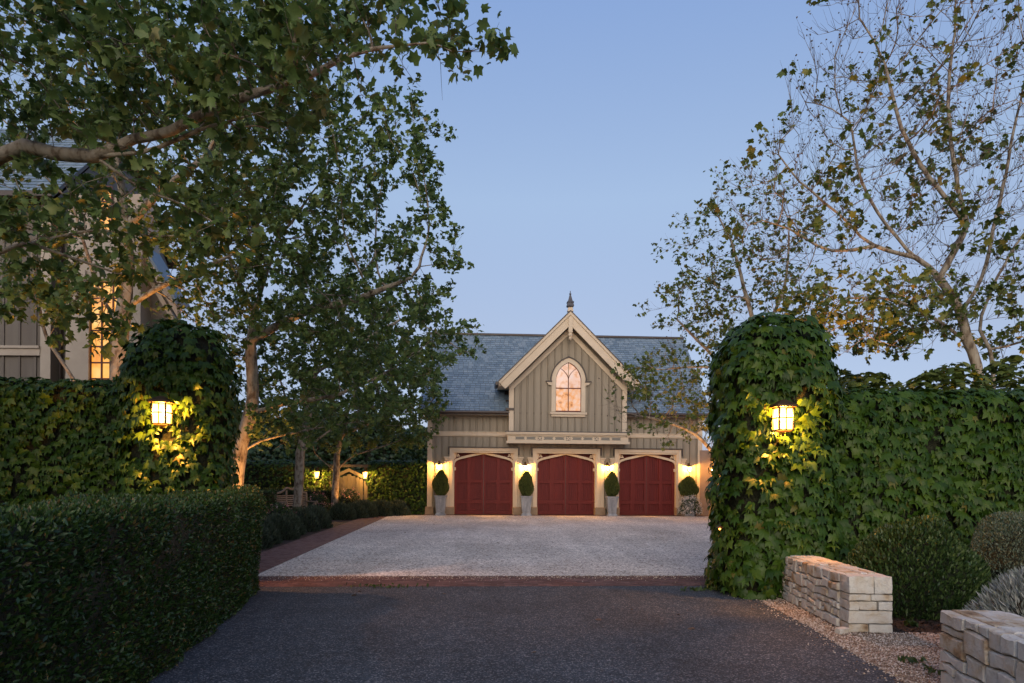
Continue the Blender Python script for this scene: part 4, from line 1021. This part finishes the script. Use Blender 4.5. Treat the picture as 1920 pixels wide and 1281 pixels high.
def branch_mesh(X, par, r_tip, r_root, r_min=0.0):
    n = len(X); ch = [[] for _ in range(n)]
    for i in range(1, n): ch[par[i]].append(i)
    ntip = sum(1 for c in ch if not c); e = math.log(max(ntip, 2)) / math.log(r_root / r_tip)
    w = np.zeros(n)
    for i in range(n - 1, -1, -1): w[i] = 1 if not ch[i] else sum(w[c] for c in ch[i])
    # children always follow parents in the list
    r = r_tip * w ** (1 / e)
    for _ in range(2):
        Y_ = X.copy()
        for i in range(1, n):
            if len(ch[i]) == 1: Y_[i] = .5 * X[i] + .25 * (X[par[i]] + X[ch[i][0]])
        X = Y_
    VV = []; FF = []; base = 0
    def chain(pts, rad, k):
        nonlocal base
        pts = np.array(pts); t = np.gradient(pts, axis=0) if len(pts) > 1 else pts; t = nrm(t)
        a = nrm(np.cross(t, np.array([.31, .52, .79]))); b = np.cross(t, a)
        an = np.arange(k) * 2 * math.pi / k
        ring = pts[:, None, :] + (a[:, None, :] * np.cos(an)[None, :, None] + b[:, None, :] * np.sin(an)[None, :, None]) * np.array(rad)[:, None, None]
        m = len(pts); VV.append(ring.reshape(-1, 3)); idx = base + np.arange(m * k).reshape(m, k); nx = np.roll(idx, -1, axis=1)
        FF.append(np.stack([idx[:-1], nx[:-1], nx[1:], idx[1:]], axis=2).reshape(-1, 4)); base += m * k
    stack = [(0, -1)]
    while stack:
        i, p = stack.pop(); pts = []; rad = []
        if p >= 0: pts.append(X[p]); rad.append(min(r[p], r[i] * 1.25))
        cur = i
        while True:
            pts.append(X[cur]); rad.append(r[cur])
            if not ch[cur]: break
            big = max(ch[cur], key=lambda c: w[c])
            for c in ch[cur]:
                if c != big: stack.append((c, cur))
            cur = big
        if len(pts) > 1:
            rad[-1] *= .5; rm = max(rad); chain(pts, rad, 10 if rm > .07 else 6 if rm > .02 else 4 if rm > .009 else 3)
    return X, r, ch, fast_mesh('branches', np.concatenate(VV), np.concatenate(FF))
def ell(c, rad, n, power=.45):
    d = nrm(rng.normal(size=(n, 3))); u = rng.random(n) ** power; return np.array(c)[None] + d * u[:, None] * np.array(rad)
def make_tree(name, label, skel, attr, r_root, r_tip=.005, leaf=(4, .15), keep=1.0, m=SYC, key='syc', singles=300, step=.28, twigs=2, twl=.32, tw_up=.3, lowbias=None, group=None, buds=0, kill=.42, trop=(0, 0, .06), fan=.6):
    X, par = colonise(skel, attr, step=step, kill=kill, trop=trop)
    X, r, ch, me = branch_mesh(X, par, r_tip, r_root)
    base = np.array([X[0][0], X[0][1], 0]); t = empty(name, label, 'tree', base.tolist(), 0, group)
    me.vertices.foreach_set('co', (np.array([v.co[:] for v in me.vertices]) - base).astype(np.float32).ravel()); me.update()
    me.polygons.foreach_set('use_smooth', [True] * len(me.polygons))
    obj('trunk', me, BARK, t)
    thin = np.where(r < r_tip * 3.2)[0]; thin = thin[X[thin][:, 2] > 2.0]
    # twigs
    src = np.repeat(thin, twigs); n = len(src); pdir = X[src] - X[par[src]]; pdir = nrm(pdir)
    d = nrm(pdir + rng.normal(0, fan, (n, 3)) + UP * tw_up); ln = twl * (.45 + .9 * rng.random(n))
    p0 = X[src]; p1 = p0 + d * (ln * .5)[:, None] + rng.normal(0, .02, (n, 3)); p2 = p0 + d * ln[:, None] + UP * (tw_up * .12 * ln)[:, None] + rng.normal(0, .03, (n, 3))
    k = 3; a = nrm(np.cross(d, rng.normal(size=(n, 3)))); b = np.cross(d, a); V = []
    for pp, rr in ((p0, r_tip * .75), (p1, r_tip * .55), (p2, r_tip * .3)):
        for j in range(k):
            an = 2 * math.pi * j / k; V.append(pp + (a * math.cos(an) + b * math.sin(an)) * rr)
    V = np.stack(V, 1).reshape(-1, 3); o = (np.arange(n) * 9)[:, None]; f = []
    for s in (0, 3):
        for j in range(3): f.append(np.concatenate([o + s + j, o + s + (j + 1) % 3, o + s + 3 + (j + 1) % 3, o + s + 3 + j], 1))
    obj('twigs', fast_mesh('twigs', V - base, np.concatenate(f)), TWIG, t, kind='stuff')
    # leaves
    lp, ls = leaf; crown = None
    if keep > 0:
        sel = np.array([noise.noise(Vector(q_) * .9) for q_ in p2]) * .9 + rng.random(n) * .9
        thr = np.quantile(sel, 1 - keep)
        pick = sel >= thr
        if lowbias is not None: pick |= (p2[:, 2] < lowbias) & (rng.random(n) < .75)
        pp = np.repeat(p2[pick], lp, 0); q1 = np.repeat(p1[pick], lp, 0); f = rng.random((len(pp), 1)) ** .7
        pos = q1 + (pp - q1) * f + rng.normal(0, .055, pp.shape); k = len(pos)
        nn = nrm(np.tile(UP, (k, 1)) * .8 + rng.normal(0, .75, (k, 3))); tp = rng.normal(0, .8, (k, 3)) - UP * .7
        fr = frames(nn, tp); fr[:, :, 0] *= (.45 + .6 * rng.random((k, 1))); size = ls * (.4 + .8 * rng.random(k))
        pos_l = pos - base
        crown = obj('crown', scatter_mesh('crown', pos_l[:1], fr[:1], size[:1], T_SYC), m, t)
        leaf_parts_local(crown, pos_l[1:], fr[1:], pos[1:], fr[1:], size[1:], T_SYC, m, key, singles)
    if buds:
        sel = rng.random(n) < buds; bp = p2[sel] - base + rng.normal(0, .02, (sel.sum(), 3))
        obj('seed_balls', scatter_mesh('seed_balls', bp, frames(rng.normal(size=bp.shape), rng.normal(size=bp.shape)), .016 + .012 * rng.random(len(bp)), T_OCT), TWIG, t, kind='stuff')
    print('TREE', name, len(X), 'twigs', n, 'leaves', 0 if crown is None else len(pos)); return t
def PL(Y, *pp): return [P(x, y, Y) if len(q_) == 0 else P(x, y, q_[0]) for x, y, *q_ in pp]
# foreground tree whose trunk stands out of view on the left
sk = [[(-8.3, 7.6, 0), (-8.1, 7.6, 2.4), (-7.3, 7.8, 3.9)] + PL(7.6, (0, 292), (100, 288, 7.5), (180, 293, 7.4), (250, 262, 7.2), (320, 245, 7.0), (430, 190, 6.8), (560, 150, 6.6)),
      PL(7.4, (180, 293, 7.4), (260, 288, 7.2), (330, 262, 7.1), (430, 225, 6.9), (520, 205, 6.8)),
      PL(7.4, (165, 297, 7.45), (260, 350, 7.3), (360, 395, 7.2), (440, 440, 7.1)),
      [(-7.6, 7.7, 3.4)] + PL(8.2, (0, 472, 8.3), (60, 455, 8.1), (130, 440, 8.0), (190, 432, 7.9), (290, 440, 7.7), (360, 440, 7.6)),
      PL(8.1, (60, 455, 8.1), (150, 490, 8.0), (250, 520, 7.9), (330, 540, 7.8)),
      PL(6.7, (500, 170, 6.7), (580, 140, 6.8), (660, 100, 6.9), (740, 86, 7.0), (810, 80, 7.0), (880, 118, 7.0)),
      [(-8.1, 7.6, 2.4), (-7.6, 7.4, 4.5), (-6.0, 7.2, 6.6), (-4.6, 7.0, 7.6)]]
at = np.concatenate([ell(P(250, 60, 7), (2.6, 1.5, 1.5), 330), ell(P(480, 130, 6.6), (1.2, 1.0, .65), 120), ell(P(760, 70, 7), (1.0, .7, .32), 55), ell(P(300, 400, 7.5), (1.3, .8, .7), 70), ell(P(70, 390, 7.8), (1.0, .8, 1.0), 80), ell(P(160, 570, 8.0), (1.0, .6, .45), 55), ell(P(640, 30, 7.2), (1.3, .8, .5), 60)])
make_tree('plane_tree', 'foreground plane tree reaching pale limbs across the view above the clipped hedge', sk, at, .105, .0042, (6, .15), .9, singles=300, step=.2, kill=.3, twigs=3, twl=.28)
# tree behind the left gate pillar
sk = [[(-7.5, 13, 0)] + PL(13, (222, 700), (228, 610), (238, 540), (236, 430), (222, 300)), PL(13, (228, 610), (190, 560), (165, 480, 12.8), (135, 380, 12.6)),
      PL(13, (235, 560), (290, 545), (350, 515, 12.8), (430, 480, 12.6)), [(-7.5, 13, 2.2)] + PL(12.8, (125, 690), (90, 640), (72, 560), (60, 470)), PL(13, (236, 430), (300, 360), (380, 300))]
at = np.concatenate([ell(P(270, 240, 13), (3.5, 2.3, 3.1), 620), ell(P(100, 500, 12.6), (1.3, 1, 1.4), 70), ell(P(420, 420, 12.6), (1.6, 1.3, 1.3), 130), ell(P(400, 590, 13.6), (1.1, 1.0, .9), 110)])
make_tree('plane_tree', 'forked plane tree with uplit trunk behind the ivy pillar at the hedge', sk, at, .17, .005, (7, .145), .88, singles=300, twigs=3)
# big tree at the near corner of the court
sk = [[(-6.05, 15.3, 0)] + PL(15.3, (442, 930), (448, 850), (470, 775), (474, 700), (470, 640), (485, 560), (520, 450)), PL(15.3, (450, 842), (490, 826), (530, 816), (610, 800)),
      PL(15.3, (470, 772), (530, 758), (640, 738, 15), (740, 690, 14.8)), PL(15.3, (470, 640), (560, 590), (670, 560, 14.6), (770, 520, 14.4)), PL(15.3, (478, 590), (430, 480), (420, 350))]
at = np.concatenate([ell(P(600, 400, 14.6), (2.9, 2.3, 2.9), 620), ell(P(690, 620, 14.6), (2.1, 1.8, 1.6), 380), ell(P(760, 250, 14.6), (1.0, 1, 1.0), 60), ell(P(640, 740, 15), (1.9, 1.6, .9), 240), ell(P(560, 800, 15.5), (1.6, 1.2, .6), 110), ell(P(460, 650, 15.8), (.9, .8, 1.3), 90), ell(P(810, 470, 14.6), (.7, .8, 1.4), 120), ell(P(800, 640, 14.8), (.7, .8, .8), 80)])
make_tree('plane_tree', 'large leafy plane tree with glowing uplit trunk beside the hedge end', sk, at, .165, .005, (9, .145), .92, singles=300, twigs=3)
# two slimmer trees deeper in the bed
sk = [[(-7.8, 24.6, 0)] + PL(24.6, (560, 930), (563, 850), (575, 790), (590, 700), (610, 600)), PL(24.6, (563, 850), (600, 820), (660, 780)), PL(24.6, (570, 810), (540, 760), (520, 690)), PL(24.6, (590, 700), (680, 640), (750, 600))]
at = np.concatenate([ell(P(640, 640, 24.5), (3.6, 2.6, 3.0), 700), ell(P(740, 740, 24.5), (1.7, 1.6, 1.7), 300), ell(P(500, 770, 24.5), (1.8, 1.5, 1.3), 200), ell(P(865, 655, 24), (1.1, .8, .55), 70)])
make_tree('plane_tree', 'slim straight plane tree rising beside the teak bench', sk, at, .16, .006, (11, .165), .97, singles=60, twigs=3, step=.34, kill=.5)
sk = [[(-7.35, 28.3, 0)] + PL(28.3, (628, 940), (630, 885), (632, 850), (650, 780), (670, 720)), PL(28.3, (630, 888), (650, 860), (690, 846), (740, 830)), PL(28.3, (630, 892), (605, 866), (590, 850)), PL(28.3, (640, 820), (720, 780), (780, 760))]
at = np.concatenate([ell(P(720, 740, 28), (2.9, 2.2, 2.3), 560), ell(P(765, 815, 28.2), (1.4, 1.2, 1.0), 200), ell(P(620, 810, 28), (1.8, 1.5, .9), 200), ell(P(690, 830, 28.4), (1.6, 1.2, .6), 120)])
make_tree('plane_tree', 'small plane tree with lit forked trunk in front of the garden gate', sk, at, .14, .006, (11, .165), .97, singles=60, twigs=3, step=.34, kill=.5)
# tree between the garage and the right gate pillar
sk = [[(7.2, 20, 0)] + PL(20, (1425, 860), (1430, 720), (1420, 640), (1400, 560), (1370, 450), (1330, 380)), PL(20, (1425, 860), (1350, 855), (1305, 815), (1262, 795), (1200, 780)), PL(20, (1428, 760), (1370, 700), (1310, 640), (1270, 600)), PL(20, (1418, 640), (1470, 540), (1480, 430)), PL(20, (1430, 720), (1360, 690), (1260, 690))]
at = np.concatenate([ell(P(1370, 560, 20), (2.1, 2.0, 3.9), 380), ell(P(1250, 740, 19.6), (2.0, 1.5, 1.4), 230), ell(P(1320, 620, 20), (1.8, 1.5, 2), 160), ell(P(1470, 480, 20), (1.2, 1.2, 2.0), 90), ell(P(1325, 790, 20.6), (1.0, 1.0, 1.0), 110)])
make_tree('plane_tree', 'thin leaved plane tree overhanging the garage roof behind the gate pillar', sk, at, .17, .005, (5, .15), .65, m=SYCY, key='sycy', singles=220, step=.3, twl=.4, tw_up=.5, buds=.3, twigs=3, kill=.34)
# sparse tree behind the right ivy wall
sk = [[(8.95, 13.2, 0)] + PL(13.2, (1838, 725), (1815, 640), (1800, 585), (1762, 522), (1715, 482), (1640, 462), (1570, 400), (1500, 340), (1460, 290)), [(8.95, 13.2, .4)] + PL(13.3, (1864, 725), (1856, 655), (1838, 620), (1850, 560), (1900, 470), (1960, 380)),
      PL(13.2, (1762, 522), (1790, 470), (1812, 420), (1795, 350), (1778, 200), (1790, 60)), PL(13.2, (1715, 482), (1660, 420), (1615, 340), (1595, 230)), PL(13.2, (1800, 590), (1840, 520), (1870, 400), (1900, 250), (1930, 120)), PL(13.2, (1812, 420), (1740, 330), (1690, 240), (1660, 120)), PL(13.2, (1640, 462), (1560, 470), (1480, 430)), PL(13.2, (1856, 655), (1920, 640), (1980, 600)),
      PL(13.2, (1812, 640), (1740, 590), (1660, 560), (1590, 560))]
at = np.concatenate([ell(P(1740, 240, 13.2), (3.0, 2.0, 3.4), 1100), ell(P(1510, 400, 13.2), (1.5, 1.2, 1.6), 420), ell(P(1640, 600, 13), (1.8, 1.3, .9), 340), ell(P(1900, 480, 13.2), (1.5, 1.5, 2.2), 320)])
make_tree('plane_tree', 'half bare plane tree with twin pale trunks behind the tall ivy wall', sk, at, .10, .0055, (5, .16), .15, m=SYCY, key='sycy', singles=300, step=.26, twigs=3, twl=.42, tw_up=.9, lowbias=5.5, buds=.55, fan=.42, kill=.3)
# leafy shrubs looking over the right wall
for i, (px, Y, h, r, lab) in enumerate(((1640, 13.5, 3.85, 1.7, 'yellow lit leafy bush looking over the ivy wall behind the pillar'), (1765, 12.0, 3.55, 1.35, 'yellow lit leafy bush at the foot of the twin trunks'), (1900, 12.0, 3.65, 1.3, 'dark leafy bush beyond the twin trunks behind the wall'), (1570, 15, 4.1, 1.5, 'leafy bush between the pillar and the half bare tree'))):
    g = P(px, 800, Y); n = 3400; t = empty('leafy_bush', lab, 'bush', (g.x, Y, 0), 0)
    dome_core((r * .95, r * .8, h * .95), IVYCORE, t, .74)
    p, nn = shrub_points((r, r * .8, h), n, depth=.22); p = p[p[:, 2] > 1.2]; nn = nrm(p / np.array([r, r, h]))
    fr = hang_frames(nn, .6, .5, .7); size = .17 * (.6 + .7 * rng.random(len(p)))
    leaf_parts_local(t, p, fr, p + np.array([g.x, Y, 0]), fr, size, T_SYC, SYCY, 'sycy', 60)
# dark evergreens beyond the garden wall
for px, Y, r, h, lab in ((470, 38, 3.0, 6.0, 'broad dark evergreen beyond the garden wall behind the bench'), (590, 40, 2.6, 6.8, 'tall dark evergreen beyond the garden wall between bench and gate'), (700, 39, 2.6, 5.6, 'dark evergreen beyond the gate in the garden wall'), (785, 41, 2.2, 5.0, 'dark evergreen close behind the carriage house corner')):
    g = P(px, 890, Y); t = empty('evergreen_tree', lab, 'tree', (g.x, Y, 0), 0); n = 5200
    MB().tube([(0, 0, 0), (.1, 0, h * .5), (0, 0, h * .8)], [.25, .16, .05], 8).build('trunk', BARK, t)
    p, nn = shrub_points((r, r * .8, h), n, depth=.35); p[:, 2] = np.maximum(p[:, 2], .3)
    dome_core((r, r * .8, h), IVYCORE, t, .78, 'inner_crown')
    obj('crown', scatter_mesh('crown', p, hang_frames(nn, .6, .6, .8), .26 * (.6 + .7 * rng.random(n)), T_SYC), SHRUB, t, kind='stuff')
# unseen trees added on the left to shade the hedge and the house
for x, y, r, h, lab in ((-12.5, 3.5, 3.6, 9, 'added unseen shade tree beyond the street end of the clipped hedge'), (-8.5, -4.5, 3.2, 8, 'added unseen shade tree beside the street end of the drive')):
    t = empty('evergreen_tree', lab, 'tree', (x, y, 0), 0); n = 2600
    MB().tube([(0, 0, 0), (.1, 0, h * .5), (0, 0, h * .8)], [.3, .2, .05], 8).build('trunk', BARK, t)
    p, nn = shrub_points((r, r, h * .5), n, depth=.4); p[:, 2] = h * .5 + p[:, 2] * np.where(rng.random(n) < .5, 1, -.7)
    obj('crown', scatter_mesh('crown', p, hang_frames(nn, .6, .6, .8), .5 * (.6 + .7 * rng.random(n)), T_SYC), SHRUB, t, kind='stuff')
# ================================================================== bench
bn = empty('garden_bench', 'silvered teak garden bench with scrolled slatted back in the shady bed', 'bench', (P(548, 960, 26.2).x, 26.2, 0), R(62))
for i in range(5): MB().box(-.8, .8, -.42 + i * .09, -.42 + i * .09 + .075, .42, .445).build('slat', TEAK, bn)
for s in (-1, 1):
    MB().box(*sorted((s * .74, s * .81)), -.45, -.38, 0, .66).build('leg', TEAK, bn); MB().box(*sorted((s * .74, s * .81)), .02, .09, 0, .98).build('leg', TEAK, bn)
    MB().box(*sorted((s * .725, s * .825)), -.50, .05, .662, .70).tube([(s * .775, -.48, .70), (s * .775, -.53, .68), (s * .775, -.54, .63), (s * .775, -.50, .62)], .03, 6).build('armrest', TEAK, bn)
    MB().box(*sorted((s * .22, s * .29)), .03, .08, .45, 1.12).build('back_stile', TEAK, bn)
for i in range(6):
    z = .52 + i * .075; MB().box(-.738, .738, .045, .065, z, z + .045).build('back_slat', TEAK, bn)
A = [(-.80 + 1.6 * i / 24, .98 + .20 * math.sin(math.pi * i / 24) ** 2 * (1 + .25 * math.cos(6 * math.pi * i / 24))) for i in range(25)]
MB().strip(A, [(x, z + .07) for x, z in A], .03, .085).build('top_rail', TEAK, bn)
MB().box(-.79, .79, -.43, -.40, .35, .418).box(-.79, .79, .03, .06, .35, .418).build('apron', TEAK, bn)
# ================================================================== landscape uplights
def uplight(loc, target, power, label, angle=60, vis=True):
    t = empty('landscape_uplight', label, 'uplight', loc, 0, 'garden uplights')
    d = (Vector(target) - Vector(loc)).normalized(); rot = d.to_track_quat('Z', 'Y').to_matrix().to_4x4()
    b = MB().lathe([(.035, 0), (.042, .02), (.042, .12), (.05, .13), (.05, .15)], 10).build('housing', BROWN, t); b.matrix_local = Matrix.Translation((0, 0, .09)) @ rot
    ln = MB().lathe([(.001, .151), (.04, .152), (.04, .154), (.001, .156)], 10).build('lens', LENS, t); ln.matrix_local = b.matrix_local.copy()
    MB().tube([(0, 0, -.05), (0, 0, .1)], .012, 6).build('stake', BROWN, t)
    l = bpy.data.lights.new('uplight_beam', 'SPOT'); l.energy = power; l.color = (1.0, .42, .10); l.spot_size = R(angle); l.spot_blend = .6; l.shadow_soft_size = .04
    o = bpy.data.objects.new('uplight_beam', l); link(o, t); o.matrix_local = Matrix.Translation(Vector((0, 0, .09)) + d * .17) @ d.to_track_quat('-Z', 'Y').to_matrix().to_4x4()
    return t
uplight((-5.85, 14.5, 0), (-5.98, 15.3, 2.6), 600, 'small uplight at the foot of the large leafy plane tree', 55)
uplight((-6.9, 12.3, 0), (-7.4, 13.1, 5), 1500, 'small uplight below the forked plane tree behind the pillar', 45)
uplight(P(656, 962, 28.0).xy.to_3d(), (-7.3, 28.5, 2.5), 110, 'small uplight among the mounds by the garden gate', 70)
uplight((8.55, 12.75, 0), (8.6, 13.5, 5), 1600, 'small uplight below the half bare tree behind the ivy wall', 75)
uplight((6.3, 19.2, 0), (6.4, 20.2, 5), 1000, 'small uplight below the tree that overhangs the garage', 80)
uplight((5.75, 11.2, 0), (7.4, 12.3, 4.0), 1400, 'small uplight between the leafy bushes behind the ivy wall', 95)
pl = empty('path_light', 'tiny lit path light half hidden in the ivy of the gate pillar', 'path light', P(1349, 1075, 9.35).xy.to_3d(), 0)
zz = P(1349, 990, 9.35).z
MB().tube([(0, 0, zz + .02), (.05, .15, zz + .04), (.12, .45, zz + .02)], .006, 6).build('arm', CORE, pl); MB().lathe([(.01, zz + .03), (.05, zz + .01), (.05, zz + .0)], 10).build('hood', BRONZE, pl)
MB().lathe([(.003, zz - .03), (.014, zz - .02), (.014, zz)], 8).build('bulb', AMBER, pl); lamp('path_light_glow', pl, (-.03, -.04, zz - .03), .5, .02)
# ================================================================== small things on the ground
def inpoly(x, y):
    ex = np.interp(y, [e[1] for e in edge], [e[0] for e in edge]); return x > ex + .01 - rng.random() * .05
pp = []
while len(pp) < 26000:
    x, y = rng.uniform(2.9, 6.4), rng.uniform(3.2, 9.6)
    if not inpoly(x, y): continue
    if x > 4.0 and y > 7.3: continue
    if 5.35 < y < 7.25 or x < 3.75: pp.append((x, y, .002))
for i in range(900):
    e_ = edge[rng.integers(len(edge))]; pp.append((e_[0] - abs(rng.normal(0, .12)), e_[1], .004))
for i in range(1500):
    c_ = C(rng.uniform(-7.6, .3), -19.4 - abs(rng.normal(0, .25))); pp.append((c_.x, c_.y, .008))
pp = np.array(pp)
tag(obj('gravel_stones', scatter_mesh('gravel_stones', pp, frames(nrm(np.tile(UP, (len(pp), 1)) + rng.normal(0, .3, (len(pp), 3))), rng.normal(size=(len(pp), 3))), .006 + .008 * rng.random(len(pp)) ** 2, T_OCT), PEBBLE),
    'loose tan gravel stones between the low stone walls and the drive', 'gravel', kind='stuff')
mm = []
for i in range(2600): mm.append((rng.uniform(4.05, 7.5), rng.uniform(7.25, 8.3), .006))
mm = np.array(mm)
tag(obj('mulch_chips', scatter_mesh('mulch_chips', mm, frames(nrm(np.tile(UP, (len(mm), 1)) + rng.normal(0, .5, (len(mm), 3))), rng.normal(size=(len(mm), 3))), .03 + .03 * rng.random(len(mm)), T_OVAL), SOIL),
    'dark bark mulch chips under the rounded shrubs', 'mulch', kind='stuff')
DRY = leafmat('dry leaf', [(0, (.03, .018, .01)), (.5, (.09, .05, .02)), (1, (.16, .09, .03))])
lm_ = fast_mesh('fallen_leaf', T_SYC[0], T_SYC[1]); lm_.materials.append(DRY)
for i in range(26):
    if i < 18: u, n_ = random.uniform(-7.3, 4), random.uniform(-18.8, -1.5); p = C(u, n_, .012); lab, g = 'dry fallen leaf lying on the pale gravel court', 'fallen leaves on the gravel court'
    else: p = Vector((random.uniform(-2.4, 2.8), random.uniform(6, 10), .012)); lab, g = 'dry fallen leaf lying on the asphalt drive', 'fallen leaves on the drive'
    o = bpy.data.objects.new('fallen_leaf', lm_); link(o); o.location = p; o.rotation_euler = (random.uniform(-.3, .3), random.uniform(-.3, .3), random.random() * 6); o.scale = [random.uniform(.05, .10)] * 3
    tag(o, lab, 'leaf', g)
WEED = leafmat('weed', [(0, (.03, .06, .015)), (1, (.07, .11, .03))])
for x, y, n_, s, lab in ((*P(720, 1098, 10.0).xy, 60, .07, 'low weeds growing along the brick threshold'), (*P(1712, 1240, 6.05).xy, 24, .08, 'small weed tuft in the tan gravel'), (*P(1705, 1162, 7.6).xy, 18, .12, 'pale seedling in the dark mulch'), (*P(1752, 1265, 5.7).xy, 16, .07, 'small weed at the foot of the near stone wall'), (*P(1345, 1097, 9.9).xy, 60, .09, 'weeds at the foot of the ivy pillar by the brick threshold')):
    t = empty('weed', lab, 'weed', (x, y, 0), 0); sp = .30 if n_ > 50 else .05
    pos = np.stack([rng.normal(0, sp, n_), rng.normal(0, .04, n_), .015 + .03 * rng.random(n_)], 1); tp = rng.normal(0, .7, (n_, 3)) + UP
    obj('foliage', scatter_mesh('foliage', pos, frames(np.cross(tp, rng.normal(size=(n_, 3))), tp), s * (.6 + .6 * rng.random(n_)), T_OVAL), WEED, t, kind='stuff')
